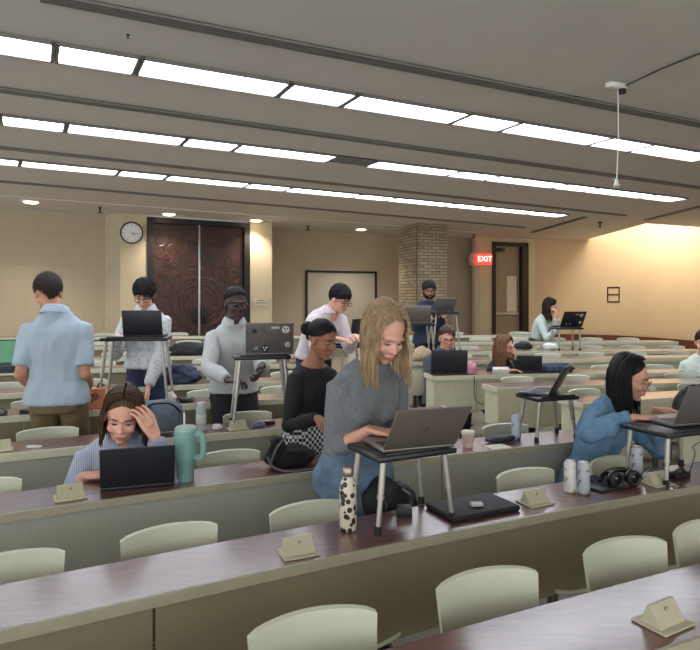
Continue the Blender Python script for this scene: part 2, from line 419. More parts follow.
def slot(p0, p1, label, w=.07):
    A, B = ceil_pt(*p0), ceil_pt(*p1); d = B-A; L = d.length; a = math.atan2(d.y, d.x); c = (A+B)/2
    t = thing('air_slot', label, 'air vent', (c.x,c.y,ZC), a)
    bm = nb(); box(bm, (0,0,-.006), (L,w,.012)); link('recess', bm, M_slot, t, False)
    bm = nb()
    for y in (-w/2,-w/6,w/6,w/2): box(bm, (0,y,-.014), (L,.008,.016))
    link('blade', bm, M_lfr, t, False)
slot((40,-6), (720,127), 'black slot diffuser crossing the ceiling nearest of the long slots', .1)
slot((-30,84), (720,190), 'long dark ceiling slot between the first and second light lines', .09)
slot((-30,143.5), (625,215), 'dark ceiling slot between the second and third light lines')
slot((-30,178), (525,227), 'dark ceiling slot between the last light line and the back wall')
slot((532,232), (585,216.5), 'short dark slot running towards the lamp by the doorway', .09)
slot((646,219.5), (712,203), 'short dark slot at the right beside the warm lit wall', .09)
# lower soffit band at the back left (shallow step)
bm = nb(); a0 = ceil_pt(-60,190); b0 = ceil_pt(480,232)
prism(bm, [(a0.x,a0.y),(b0.x,b0.y),(b0.x-.4,b0.y+.9),(a0.x-.4,a0.y+.9)], ZC-.02, ZC+.02); struct('trim_3', bm, M_ceil)
# round downlights
for px, py, lb in ((31,200,'round recessed downlight at far left over the block wall'),(169,212.5,'round recessed downlight over the left half of the carved doors'),(256,219,'round recessed downlight over the right edge of the carved doors'),(361,228,'round recessed downlight left of the brick pillar'),(524,239,'round recessed downlight over the doorway at the right')):
    p = ceil_pt(px, py)
    t = thing('downlight', lb, 'ceiling light', (p.x,p.y,ZC-.021), 0, 'round downlights')
    bm = nb(); lathe(bm, [(.11,0),(.145,0),(.145,-.015),(.11,-.015)], n=28); link('trim_ring', bm, M_white, t)
    bm = nb(); lathe(bm, [(.001,-.004),(.11,-.004),(.11,-.02),(.09,-.03),(.001,-.034)], n=24); link('lens', bm, mat('warm_lens', (255,235,200), .5, emis=(255,232,195), estr=4), t)
for px, py, lb in ((100,206,'small sprinkler head at left above the wall corner'),(308,225,'small sprinkler head above the whiteboard'),(474,233,'small sprinkler head above the exit sign'),(600,222,'small sprinkler head at the right by the warm wall'),(128,34.5,'tiny sprinkler head in front of the nearest light line'),(616,179,'small fixture on the ceiling at the end of the right light line')):
    p = ceil_pt(px, py); t = thing('sprinkler', lb, 'sprinkler', (p.x,p.y,ZC))
    sc = 1 if py > 60 else .2
    bm = nb(); lathe(bm, [(.05*sc,0),(.05*sc,-.02*sc),(.02*sc,-.03*sc),(.015*sc,-.1*sc),(.04*sc,-.11*sc),(.04*sc,-.12*sc)], n=12); link('head', bm, M_black if py != 179 else M_white, t)
# hanging microphone and its bracket
bp = ceil_pt(618,82); mb = thing('ceiling_bracket', 'small white ceiling bracket holding the hanging white cord at upper right', 'bracket', (bp.x,bp.y,ZC), .4)
bm = nb(); box(bm, (-.02,0,-.03), (.16,.06,.04), bev=.008); link('plate', bm, M_white, mb); bm = nb(); lathe(bm, [(0,-.05),(.03,-.05),(.03,-.08),(0,-.08)], c=(.04,0,0)); link('clamp', bm, M_black, mb)
hm = thing('hanging_microphone', 'thin white cord with small microphone hanging from the ceiling at right', 'microphone', (bp.x,bp.y,ZC-.06))
zz = CZ-(183-HOR)/F*bp.y-(ZC-.06)
bm = nb(); tube(bm, [(0,0,0),(.003,0,zz/2),(-.01,0,zz)], .004, 6); link('cord', bm, M_white, hm)
bm = nb(); lathe(bm, [(0,.03),(.012,.02),(.018,-.01),(.03,-.025),(0,-.025)], c=(-.01,0,zz)); link('capsule', bm, M_white, hm)
q1 = ceil_pt(712,47); bm = nb(); tube(bm, [(bp.x+.05,bp.y,ZC-.03),((bp.x+q1.x)/2,(bp.y+q1.y)/2,ZC-.02),(q1.x,q1.y,ZC-.01)], .007, 6)
tag(link('ceiling_cable', bm, mat('grey_cable', (70,68,64), .6)), 'thin dark cable running along the ceiling from the bracket to the right', 'cable')
# ================================================================ desks
M_top = mat_wood('desk_laminate', (90,54,48), (122,78,68), .33, 4, (2,14,1), rot=(0,0,-.45))
M_edge = mat('desk_edge_cream', (156,149,127), .5, var=.05)
M_pan = mat('desk_panel_olive', (128,118,94), .6, var=.06, nscale=3)
M_pdot = mat_pattern('desk_panel_dotted', (156,156,144), (186,182,164), 'dots', 58, .7)
M_pcr = mat('desk_panel_cream', (204,199,172), .6, var=.05)
M_edgel = mat('desk_edge_pale', (200,196,172), .5, var=.04)
M_leg = mat('desk_leg_grey', (120,114,100), .5)
DD = .30
def desk(k, x0, x1, label, joints=(), endL=False, endR=False, pm=None):
    mx = (x0+x1)/2; o = rowP(k, mx, 0); o.z = floor_z(mx, o.y+.2)
    t = thing('lecture_desk', label, 'desk', o, 0)
    ztop = CZ-HD[k]; n = max(4, int((x1-x0)/.2)); xs = [x0+(x1-x0)*i/n for i in range(n+1)]
    def strip(xa, xb, d0, d1, z0, z1):
        nn = max(2, int((xb-xa)/.2)); bm = nb(); X = [xa+(xb-xa)*i/nn for i in range(nn+1)]
        rings = [[bm.verts.new(rowP(k, x, dd, zz)-o) for dd, zz in ((d0,z0),(d1,z0),(d1,z1),(d0,z1))] for x in X]
        for A, B in zip(rings, rings[1:]):
            for q in range(4): bm.faces.new((A[q], A[(q+1) % 4], B[(q+1) % 4], B[q]))
        bm.faces.new(rings[0]); bm.faces.new(list(reversed(rings[-1]))); return bm
    link('desktop', strip(x0, x1, .012, DD, ztop-.03, ztop), M_top, t, False)
    me_ = M_edge if k < 3 and pm is not M_pcr else M_edgel
    link('edge_band', strip(x0, x1, 0, .012, ztop-(.032 if me_ is M_edge else .042), ztop+.001), me_, t, False)
    for f, xa, xb in ((endL, x0-.012, x0), (endR, x1, x1+.012)):
        if f: link('end_band', strip(xa, xb, 0, DD, ztop-.042, ztop+.001), me_, t, False)
    js = [x0]+[j for j in joints if x0 < j < x1]+[x1]
    for a, b in zip(js, js[1:]): link('front_panel', strip(a+.004, b-.004, .022, .036, ztop-.345, ztop-.031), pm or M_pan, t, False)
    for f, x in ((endL, x0), (endR, x1)):
        if f:
            bm = nb(); s = .02 if x == x0 else -.02; p0 = rowP(k, x, .022)-o; ang = rowA(k, x)
            c = rowP(k, x+s, .15, ztop-.19)-o; box(bm, c, (.02,.27,.315), rz(ang)); link('end_panel', bm, M_pcr, t, False)
    nl = max(2, int((x1-x0)/1.3))
    for i in range(nl):
        x = x0+(x1-x0)*(i+.5)/nl; p = rowP(k, x, .17, 0)-o; fz = floor_z(rowP(k,x,.17).x, rowP(k,x,.17).y)-o.z
        bm = nb(); hh = ztop-.03-o.z-fz
        box(bm, (p.x,p.y,fz+hh/2), (.05,.05,hh), rz(rowA(k,x))); box(bm, (p.x,p.y,fz+.015), (.09,.36,.03), rz(rowA(k,x)), bev=.008); link('leg', bm, M_leg, t)
    return t
NM = ['nearest row at bottom right','row with the animal print bottle','row with the sea green tumbler','row holding the clear bottle and the man in grey','row with the orange box','row behind the orange box','sixth row back','seventh row back','eighth row back','rearmost row']
desk(0, -1.2, 3.2, 'nearest curved lecture desk at bottom right with bare glossy red wood top')
desk(1, -1.9, 4.6, 'long curved desk carrying the animal print bottle and the blonde woman\'s laptop stand', joints=(-.56,2.1))
desk(2, -3.2, 1.55, 'long curved desk carrying the sea green tumbler and black laptop', joints=(-1.6,.5), pm=M_pdot, endR=True)
desk(3, -4.0, .80, 'curved desk carrying the clear bottle and the stickered laptop stand', joints=(-2.0,-.5), endR=True, pm=M_pdot)
desk(4, -4.6, .38, 'curved desk carrying the orange box and the black laptop stand', joints=(-2.2,), endR=True)
desk(5, -5.2, -.02, 'curved desk just behind the orange box, left of the aisle', joints=(-2.2,), endR=True)
desk(6, -5.8, -.35, 'sixth desk row from the front, left of the aisle', endR=True)
desk(7, -6.2, -.7, 'seventh desk row from the front, left of the aisle', endR=True)
desk(8, -6.4, -.9, 'eighth desk row from the front, left of the aisle', endR=True)
desk(9, -6.4, 3.05, 'rearmost long pale desk in front of the carved doors')
desk(2, 2.32, 5.6, 'right block desk behind the blue sweater woman\'s laptop, holding the black backpack', endL=True, pm=M_pcr)
desk(3, 1.82, 5.6, 'right block desk with cream end panel just right of the dark open laptop', endL=True, pm=M_pcr)
desk(4, 1.30, 5.8, 'right block desk with cream end panel in front of the young woman in black', endL=True, pm=M_pcr)
desk(5, .82, 6.0, 'right block desk where the man with glasses and black laptop sits', endL=True, pm=M_pcr, joints=(1.25,))
desk(6, .45, 6.0, 'right block desk one row behind the seated man with glasses', endL=True, pm=M_pcr)
desk(7, .2, 5.6, 'right block desk in front of the standing woman in pale teal', endL=True, pm=M_pcr)
desk(8, 0, 4.75, 'right block desk in the last but one row, near the brown wall base', endL=True, pm=M_pcr)
# ================================================================ chairs
M_chair = mat('chair_shell_cream', (192,192,172), .42, var=.03, nscale=4, coat=.1)
M_cleg = mat('chair_metal', (90,88,84), .4, .6)
def make_chair(label):
    t = thing('lecture_chair', label, 'chair', (0,0,0), 0, 'cream lecture chairs')
    bm = nb(); nu, nv = 14, 12; grid = {}
    for side in (0, 1):
        for i in range(nu+1):
            for j in range(nv+1):
                u = i/nu*2-1; v = j/nv
                w = .148+.022*v
                x = u*w; z = .44+.360*v-(.008*abs(u)**12+.007*u*u)*v
                y = .06+.07*v-.045*(u*u)+.012*math.sin(v*3)-(.014 if side == 0 else 0)
                if j == nv: z -= .004*(1 if side == 0 else 0)
                grid[side,i,j] = bm.verts.new((x,y,z))
    for s in (0,1):
        for i in range(nu):
            for j in range(nv): bm.faces.new((grid[s,i,j],grid[s,i+1,j],grid[s,i+1,j+1],grid[s,i,j+1]))
    for i in range(nu):
        for j in (0, nv): bm.faces.new((grid[0,i,j],grid[0,i+1,j],grid[1,i+1,j],grid[1,i,j]))
    for j in range(nv):
        for i in (0, nu): bm.faces.new((grid[0,i,j],grid[0,i,j+1],grid[1,i,j+1],grid[1,i,j]))
    link('backrest', bm, M_chair, t, angle=50)
    bm = nb(); g2 = {}
    for s in (0,1):
        for i in range(11):
            for j in range(9):
                u = i/5-1; v = j/8
                g2[s,i,j] = bm.verts.new((u*(.2-.02*v*v), .05-.36*v, .43+.03*u*u-.02*(v-.5)**2-.018*(v > .9)-(.014 if s else 0)))
        for i in range(10):
            for j in range(8): bm.faces.new((g2[s,i,j],g2[s,i+1,j],g2[s,i+1,j+1],g2[s,i,j+1]))
    for i in range(10):
        for j in (0,8): bm.faces.new((g2[0,i,j],g2[0,i+1,j],g2[1,i+1,j],g2[1,i,j]))
    for j in range(8):
        for i in (0,10): bm.faces.new((g2[0,i,j],g2[0,i,j+1],g2[1,i,j+1],g2[1,i,j]))
    link('seat', bm, M_chair, t)
    bm = nb(); tube(bm, [(0,-.1,.42),(0,-.1,.03)], .024, 10); tube(bm, [(0,.03,.42),(0,-.1,.36)], .015, 8); link('post', bm, M_cleg, t)
    bm = nb(); lathe(bm, [(.13,0),(.13,.012),(.03,.03),(.024,.06)], c=(0,-.1,0)); link('base', bm, M_cleg, t)
    return t
chair0 = None; NCH = 0
def chair(k, x, label, d=.33, turn=0, hgt=0):
    global chair0, NCH
    p = rowP(k, x, d); p.z = floor_z(p.x, p.y)-.02+hgt; a = rowA(k, x)+turn
    if k == 0: p.z = 0
    if chair0 is None: chair0 = make_chair(label); chair0.location = p; chair0.rotation_euler = (0,0,a)
    else: dup(chair0, p, a, label)
    NCH += 1
def xat(k, px, d=.4):
    r = (px-350)/F; x = 0
    for _ in range(80):
        p = rowP(k, x, d); x += (r*p.y-p.x)*.6
    return x
for px, lb in ((314,'cream chair at the bottom edge of the photo, leftmost of the nearest row'),(489,'cream chair of the nearest row, second from the left'),(627,'cream chair of the nearest row just behind the name wedge, third from left'),(712,'cream nearest-row chair cut off by the right edge of the photo')):
    chair(0, xat(0, px), lb.replace('near metal-less ', ''), turn=R(-4))
for px, lb, tn in ((6,'cream chair at the left edge of the bottle desk, cut off by the photo edge',0),(171,'cream chair behind the bottle desk, below the long-haired person\'s name wedge',0),(311,'cream chair behind the animal print bottle, in front of the blonde woman\'s hips',0),(527,'cream chair behind the bottle desk between laptop sleeve and two cans',0),(617,'cream chair directly in front of the woman in the blue sweater',0)):
    chair(1, xat(1, px), lb, turn=R(tn))
for px, lb in ((-22,'cream chair at the far left edge beside the long-haired seated person'),(229,'cream chair between the sea green tumbler and the furry black bag'),(506,'cream chair behind the small blue can, left of the dark laptop stand'),(121,'cream chair the long-haired person in striped shirt sits on')):
    chair(2, xat(2, px), lb, d=.56 if px == 121 else .33)
for px, lb in ((-40,'cream chair at the left edge one row before the polo shirt man'),(48,'cream chair directly in front of the man in the blue polo'),(248,'cream chair behind the stand with the stickered laptop')):
    chair(3, xat(3, px), lb)
WORD = ['first','second','third','fourth','fifth','sixth','seventh','eighth','ninth','tenth','eleventh','twelfth','thirteenth','fourteenth','fifteenth']
def fill(k, x0, x1, step, rowtxt, skip=()):
    i = 0; x = x0
    while x <= x1+1e-6:
        p = rowP(k, x, .4); px = 350+F*p.x/p.y
        if -20 < px < 715 and not any(a < px < b for a, b in skip):
            chair(k, x+random.uniform(-.02,.02), f'cream chair, {WORD[i]} from left in the {rowtxt}', turn=R(random.uniform(-5,5))); i += 1
        x += step
fill(4, -2.7, .2, .56, 'row of the orange box', skip=((110,150),))
fill(5, -3.3, -.2, .56, 'row just behind the orange box')
fill(6, -3.7, -.6, .56, 'sixth row left of the aisle')
fill(7, -4.4, -.9, .56, 'seventh row left of the aisle')
fill(8, -5.0, -1.2, .56, 'eighth row left of the aisle')
fill(2, 2.7, 3.6, .56, 'right block row with the black backpack')
fill(3, 2.15, 3.7, .56, 'right block row behind the laptop stand')
fill(4, 1.68, 4.0, .56, 'right row before the young woman')
fill(5, 1.12, 5.0, .56, 'right row where the man with glasses sits')
fill(6, .8, 5.4, .56, 'right row behind the seated man')
fill(7, .5, 5.3, .56, 'right row of the teal woman')
fill(8, .3, 4.5, .56, 'rear right row before the brown wall base')
fill(9, -5.0, 2.9, 1.12, 'rearmost row before the back wall')
# ================================================================ people
def skin_mat(name, rgb): return mat(name, rgb, .55, var=.06, nscale=14, bmp=.04, bscale=120)
SK_L = skin_mat('skin_fair', (214,160,138)); SK_M = skin_mat('skin_tan', (186,134,104)); SK_B = skin_mat('skin_brown', (150,100,76)); SK_D = skin_mat('skin_dark', (66,44,36))
M_lip = mat('lips', (176,112,100), .5); M_lipd = mat('lips_dark', (90,52,46), .5)
M_eyew = mat('eye_white', (165,155,148), .3); M_iris = mat('iris_dark', (30,22,18), .2)
def hair_mat(name, a): return mat(name, a, .6, var=.45, nscale=40, stretch=(3,3,.4), spec=.22)
H_blond = hair_mat('hair_blonde', (166,142,112)); H_black = hair_mat('hair_black', (24,21,22)); H_brown = hair_mat('hair_brown', (78,58,44)); H_dbrown = hair_mat('hair_dark_brown', (44,34,30)); H_auburn = hair_mat('hair_light_brown', (120,84,58))
M_glass = mat('spectacle_frame', (24,24,26), .3); M_gold = mat('spectacle_wire', (150,130,90), .3, .8)
def lerp(a, b, t): return a+(b-a)*t
def ik(S, T, l1, l2, pole):
    d = T-S; L = d.length
    if L > (l1+l2)*.995: k = L/((l1+l2)*.995); l1 *= k; l2 *= k
    a = (l1*l1-l2*l2+L*L)/(2*L); h = math.sqrt(max(0, l1*l1-a*a)); dn = d.normalized()
    p = pole-dn*pole.dot(dn); p.normalize(); return S+dn*a+p*h
def head_bm(s, fem, bm, M):
    """skull, face, nose, jaw and ears in head space (y forward, z up), moved by M"""
    t = nb(); k = s
    ball(t, (0,-.014*k,.03*k), (.077*k,.096*k,.088*k), 24)
    ball(t, (0,.018*k,-.022*k), (.064*k,.078*k,.078*k), 24)
    ball(t, (0,.034*k,-.07*k), ((.042 if fem else .05)*k,.05*k,.042*k), 20)
    ball(t, (0,.066*k,-.098*k), (.022*k,.02*k,.016*k), 14)
    for x in (-1,1):
        ball(t, (x*.036*k,.066*k,-.026*k), (.026*k,.022*k,.024*k), 14)
        ball(t, (x*.076*k,-.004*k,-.012*k), (.010*k,.02*k,.032*k), 14, rz(x*-.35))
        ball(t, (x*.011*k,.093*k,-.030*k), (.009*k,.009*k,.008*k), 10)
    ball(t, (0,.074*k,.022*k), (.05*k,.02*k,.013*k), 16)
    tube(t, [(0,.084*k,.012*k),(0,.096*k,-.012*k),(0,.105*k,-.026*k),(0,.096*k,-.034*k)], [.008*k,.009*k,.011*k,.009*k], 10)
    ball(t, (0,.086*k,-.06*k), (.026*k,.013*k,.014*k), 14)
    bmesh.ops.transform(t, matrix=M, verts=t.verts[:]); me = bpy.data.meshes.new('h'); t.to_mesh(me); t.free(); bm.from_mesh(me); bpy.data.meshes.remove(me)
def hand_bm(bm, W, d, n, s, right, curl=35, spread=1.0, rad=1.0):
    d = d.normalized(); n = (n-d*n.dot(d)).normalized(); w = d.cross(n)*(1 if right else -1)   # w points to the thumb side
    offs = [.03,.010,-.010,-.028]; lens = [.070,.078,.072,.056]; rr = [.0088,.0092,.0088,.0078]
    for o, L, r in zip(offs, lens, rr):
        o *= s*spread; L *= s; r *= s*rad
        k = W + d*(.088*s) + w*o - n*.004
        tube(bm, [W+w*o*.5-d*.01, W+d*.045*s+w*o*.85, k], [.014*s,.013*s,.0115*s], 8)
        p = k; dirv = d + w*(o*1.6); a = 0; pts = [k-d*.01, k]; rs = [r*1.1, r*1.1]
        for f, seg in ((.35,.45),(.8,.3),(1.2,.25)):
            a = R(curl*f); dv = (dirv.normalized()*math.cos(a)+n*math.sin(a)); p = p+dv*L*seg; pts.append(p.copy()); rs.append(r*(1-.1*len(pts)/3))
        tube(bm, pts, rs, 8); ball(bm, pts[-1], rs[-1]*1.02, 8)
    ball(bm, W+d*.05*s, (.026*s,.026*s,.016*s), 10)
    t0 = W+d*.02*s+w*.018*s; t1 = W+d*.05*s+w*.042*s+n*.014*s; t2 = t1+(d*.8+w*.35+n*.2).normalized()*.03*s; t3 = t2+(d*.95+n*.25).normalized()*.024*s
    tube(bm, [t0,t1,t2,t3], [.015*s,.0125*s,.0098*s,.008*s], 8); ball(bm, t3, .008*s, 8)
PEOPLE = {}
def person(label, head, yaw, s=1.0, lean=10, pitch=20, hyaw=0, tilt=0, pose='stand', hands={}, fem=False, skin=None, top=None, bottom=None,
           sleeve=1.95, rolled=False, hem=-.10, loose=1.0, collar=None, hair=None, hairm=None, fine=.0065, glasses=None, beard=False, shoe=None, width=1.0, lipm=None, hipz=None, foldamp=.006, cuffm=None, tuck=False, side=0, neck=.52, nl=.125, hx=0, arml=1.0, waist=None):
    head = V(head); yaw = R(yaw); Rw = rz(yaw)
    near = fine < .006
    def ang(u): return R(lean)*(.25+.75*max(0, min(1, (u+.02)/.4)))
    # spine table in local space, hip at origin
    tab = []; p = V((0,0,0)); u = 0
    while u <= .60:
        tab.append((u, p.copy(), ang(u))); a = ang(u); p = p+V((math.tan(R(side))*min(1,max(.2,u*3)),math.sin(a),math.cos(a)))*.02*s; u += .02
    def sp(u):
        if u <= 0: a = ang(0); return V((0,math.sin(a)*u,u))*s*1.0, a
        i = min(int(u/.02), len(tab)-2); f = (u-tab[i][0])/.02; return tab[i][1].lerp(tab[i+1][1], min(1.5, f)), lerp(tab[i][2], tab[i+1][2], f)
    nbp, na = sp(.53); ha = na*.75+R(pitch)*.35
    hc = nbp+V((0,math.sin(ha),math.cos(ha)))*nl*s+V((hx,.02*s,0))
    hipw = head-Rw @ hc
    fz = floor_z(hipw.x, hipw.y); hz = hipw.z-fz
    root = V((hipw.x, hipw.y, fz)); off = V((0,0,hz))
    t = thing('person', label, 'person', root, yaw)
    L2W = Matrix.Translation(root) @ Rw.to_4x4(); W2L = L2W.inverted()
    def ring(bm, u, a, b, yo=0, xo=0, n=28, pw=2.3):
        c, an = sp(u); c = c+off; fwd = V((0,math.cos(an),-math.sin(an))); out = []
        for k in range(n):
            th = 2*math.pi*k/n; cx, sy = math.cos(th), math.sin(th)
            ex = math.copysign(abs(cx)**(2/pw), cx)*a*s*width; ey = math.copysign(abs(sy)**(2/pw), sy)*b*s+yo*s
            out.append(bm.verts.new(c+V((ex+xo,0,0))+fwd*ey))
        return out
    if fem: TT = [(-.12,.135,.10,-.01),(-.06,.165,.118,-.01),(0,.17,.118,-.005),(.07,.15,.10,0),(.14,.128,.088,0),(.22,.138,.094,.004),(.31,.145,.104,.008),(.37,.145,.1,.002),(.43,.132,.083,-.006),(.475,.10,.066,-.01),(.515,.064,.055,-.008),(.56,.05,.05,0)]
    else:   TT = [(-.12,.14,.10,-.01),(-.06,.165,.115,-.01),(0,.17,.112,-.005),(.08,.16,.10,0),(.15,.155,.098,0),(.24,.162,.104,.004),(.33,.170,.112,.006),(.38,.168,.108,0),(.43,.150,.092,-.008),(.475,.115,.07,-.012),(.515,.075,.06,-.01),(.56,.058,.055,0)]
    def torso(bm, k=1.0, u0=-.2, u1=1, flare=0):
        rs = [ring(bm, u, a*k+flare*max(0,.1-u), b*k+flare*max(0,.1-u), yo) for u, a, b, yo in TT if u0 <= u <= u1]
        for A, B in zip(rs, rs[1:]):
            n = len(A)
            for q in range(n): bm.faces.new((A[q], A[(q+1) % n], B[(q+1) % n], B[q]))
        bm.faces.new(list(reversed(rs[0]))); bm.faces.new(rs[-1])
        if fem and u1 > .3:
            for x in (-1,1):
                c, an = sp(.31); fwd = V((0,math.cos(an),-math.sin(an)))
                ball(bm, c+off+V((x*.062*s,0,0))+fwd*.075*s, (.058*s*k,.05*s*k,.056*s*k), 16)
    nb_, na_ = sp(.43); swd = (.136 if fem else .156)*s*width
    S = {sd: nb_+off+V((x*swd,0,-.028*s)) for sd, x in (('R',1),('L',-1))}
    l1, l2 = .285*s*arml, .25*s*arml; arms = {}
    for sd, x in (('R',1),('L',-1)):
        h = hands.get(sd)
        if h is None: T = S[sd]+V((x*.06, .04, -.50*s)); d = V((0,.1,-1)); n = V((-x,0,0)); pole = V((x*.3,-1,0)); curl = 30
        else:
            T = W2L @ V(h['at']); d = (W2L.to_3x3() @ V(h['d'])) if 'd' in h else None
            n = (W2L.to_3x3() @ V(h['n'])) if 'n' in h else V((0,0,-1)); pole = V(h.get('pole') or (x*.28,-.45,-.8)); curl = h.get('curl', 35)
        E = ik(S[sd], T, l1, l2, pole)
        if d is None: d = (T-E).normalized()+V((0,0,-.1))
        arms[sd] = (S[sd], E, T, d, n, curl)
    am = .86 if fem else 1.0
    # legs
    legs = {}
    for sd, x in (('R',1),('L',-1)):
        hj = off+V((x*.088*s,0,-.03*s))
        if pose == 'stand': an_ = V((x*.10*s,-.02,.085)); kn = ik(hj, an_, .43*s, .41*s, V((0,1,0)))
        elif pose == 'sit': kn = hj+V((x*.05,.40*s,.02)); kn.z = max(kn.z, .3); an_ = V((kn.x,kn.y-.06,.085))
        legs[sd] = (hj, kn, an_)
    # ---- body, one continuous figure
    hM = Matrix.Translation(hc+off) @ Matrix.Rotation(R(hyaw),4,'Z') @ Matrix.Rotation(-R(pitch),4,'X') @ Matrix.Rotation(R(tilt),4,'Y')
    b1 = nb(); head_bm(s, fem, b1, hM)
    nk = nbp+off; ncol = (nk-V((0,.012*s,.05*s)))
    tube(b1, [ncol-V((0,.02,.04)), ncol, nk.lerp(hc+off,.45)+V((0,-.014*s,0)), hc+off+V((0,-.022*s,-.02*s))], [(.05 if fem else .06)*s,(.049 if fem else .057)*s,(.046 if fem else .054)*s,.05*s], 18)
    ring_low = None
    hv = remesh(b1, fine*.72, 3)
    # eye sockets: push the surface in a little
    hq = nb(); hq.from_mesh(hv); hMi = hM.inverted()
    for v in hq.verts:
        q = hMi @ v.co/1.0
        for x in (-1,1):
            dd = ((q.x-x*.031*s)**2+((q.z-.004*s)*1.3)**2)**.5
            if q.y > .04*s and dd < .03*s: v.co -= (hM.to_3x3() @ V((0,1,0)))*.010*s*(1-(dd/(.03*s))**2)
        if q.y > .06*s and abs(q.z+.0615*s) < .004*s and abs(q.x) < .022*s: v.co -= (hM.to_3x3() @ V((0,1,0)))*.002*s
    hq.to_mesh(hv); hq.free()
    pieces = [hv]
    for sd in 'RL':
        Sx, E, T, d, n, curl = arms[sd]; b2 = nb()
        wrist = T
        hd = d.normalized()
        tube(b2, [E+(Sx-E)*.25, E, E.lerp(T,.35), E.lerp(T,.8), wrist], [.036*s*am,.038*s*am,.039*s*am,.027*s*am,.024*s*am], 14)
        ball(b2, E, .037*s*am, 12)
        hand_bm(b2, wrist, d, n, s*(.93 if fem else 1), sd == 'R', curl, 1.12)
        pieces.append(remesh(b2, fine*.68, 2))
    b3 = nb(); torso(b3, .9)
    for sd in 'RL':
        Sx, E, T, d, n, curl = arms[sd]; ball(b3, Sx, .048*s*am, 12); tube(b3, [Sx,Sx.lerp(E,.5),E], [.046*s*am,.04*s*am,.034*s*am], 12)
        hj, kn, an_ = legs[sd]; ball(b3, hj, .07*s, 12); tube(b3, [hj,hj.lerp(kn,.5),kn,kn.lerp(an_,.3),an_], [.075*s,.065*s,.05*s,.048*s,.034*s], 14); ball(b3, kn, .05*s, 12)
        tube(b3, [an_+V((0,-.03,-.02)), an_+V((0,.06,-.045)), an_+V((0,.13,-.06))], [.034*s,.032*s,.02*s], 10)
    pieces.append(remesh(b3, .014, 4))
    link('body', join_meshes(pieces), skin, t, angle=180)
    # ---- clothes
    sv = max(.009, fine*1.5)
    b4 = nb(); torso(b4, 1.03*loose, u0=hem, u1=neck, flare=.10 if not tuck else 0)
    for sd in 'RL':
        Sx, E, T, d, n, curl = arms[sd]; lo = .008+.012*(loose-1)*4
        ball(b4, Sx+V((0,0,-.008)), (.054*am+lo*.4)*s, 14); (ball(b4, E, (.045*am+lo)*s, 12) if sleeve > 1.1 else None)
        f = sleeve
        pts = [nb_+off+(Sx-nb_-off)*.5+V((0,0,.012)), Sx]; rs = [.05*s, (.052*am)*s+lo]
        if f <= 1: pts += [Sx.lerp(E,f*.5), Sx.lerp(E,f)]; rs += [.052*s*am+lo, .05*s*am+lo*1.3]
        else: pts += [Sx.lerp(E,.5), E, E.lerp(T,(f-1)*.5), E.lerp(T,f-1)]; rs += [.049*s*am+lo,.043*s*am+lo,.043*s*am+lo,(.031+.012*(2-f))*s*am+lo*.7]
        tube(b4, pts, rs, 16)
        if rolled: q = E.lerp(T,f-1); dd = (T-E).normalized() if f > 1 else (E-Sx).normalized(); q = q if f > 1 else Sx.lerp(E,f); tube(b4, [q-dd*.028,q-dd*.014,q], [rs[-1]*1.02,rs[-1]*1.16,rs[-1]*1.02], 16)
    if collar == 'turtle': tube(b4, [ncol-V((0,.005,.03)), ncol+V((0,.0,.0)), nk.lerp(hc+off,.36)+V((0,-.012*s,0))], [.075*s,.058*s,.054*s], 18)
    elif collar == 'crew': tube(b4, [ncol-V((0,0,.05)), ncol-V((0,0,.012))], [.085*s,.066*s], 18)
    b4.normal_update()
    sh = remesh(b4, sv, 3, foldamp, 10, (1,1,.35), seed=len(PEOPLE)+1)
    so = link('shirt' if collar != 'turtle' else 'turtleneck', sh, top, t, angle=180)
    if collar in ('shirt', 'polo'):
        cb = nb(); cN = nk+V((0,-.006*s,.018*s)); n = 26
        rings = []
        for hgt, rad in ((-.02,.076),(.012,.068),(.028,.064),(.018,.078),(-.022,.096)):
            rings.append([cb.verts.new(cN+V((math.sin(R(14+332*k/n))*rad*s, math.cos(R(14+332*k/n))*rad*s*.95-(.012*s), hgt*s-.028*s*(1+math.cos(R(14+332*k/n)))*.6+(0 if hgt > .03 else 0)))) for k in range(n+1)])
        for A, B in zip(rings, rings[1:]):
            for k in range(n): cb.faces.new((A[k],A[k+1],B[k+1],B[k]))
        link('collar', cb, cuffm or top, so)
        pb = nb()
        for k in range(3):
            c_, a_ = sp(.47-.07*k); fw = V((0,math.cos(a_),-math.sin(a_))); ball(pb, c_+off+fw*(.088+.012*k)*s*loose, .006, 8)
        link('button', pb, M_white, so)
    if rolled is False and sleeve > 1.8 and cuffm is not None:
        for sd in 'RL':
            Sx, E, T, d, n, curl = arms[sd]; cb = nb(); q = E.lerp(T,sleeve-1); dd = (T-E).normalized(); tube(cb, [q-dd*.05,q-dd*.025,q+dd*.004], [.036*s,.037*s,.034*s], 16); link('cuff', cb, cuffm, so)
    if bottom is not None:
        b5 = nb(); rs = [ring(b5, u, a*1.02, b*1.03, yo) for u, a, b, yo in TT if u <= (waist or (.14 if tuck else .075))]
        for A, B in zip(rs, rs[1:]):
            for q in range(len(A)): b5.faces.new((A[q], A[(q+1) % len(A)], B[(q+1) % len(A)], B[q]))
        b5.faces.new(list(reversed(rs[0]))); b5.faces.new(rs[-1])
        for sd in 'RL':
            hj, kn, an_ = legs[sd]; ball(b5, hj+V((0,-.01,-.01)), .088*s, 14)
            tube(b5, [hj,hj.lerp(kn,.5),kn,kn.lerp(an_,.4),an_+V((0,0,.02))], [.092*s*width,.082*s,.066*s,.064*s,.058*s], 16); ball(b5, kn, .065*s, 12)
        po = link('trousers', remesh(b5, max(.010, fine*1.6), 3, .004, 9, (1,1,1), seed=len(PEOPLE)+40), bottom, t, angle=180)
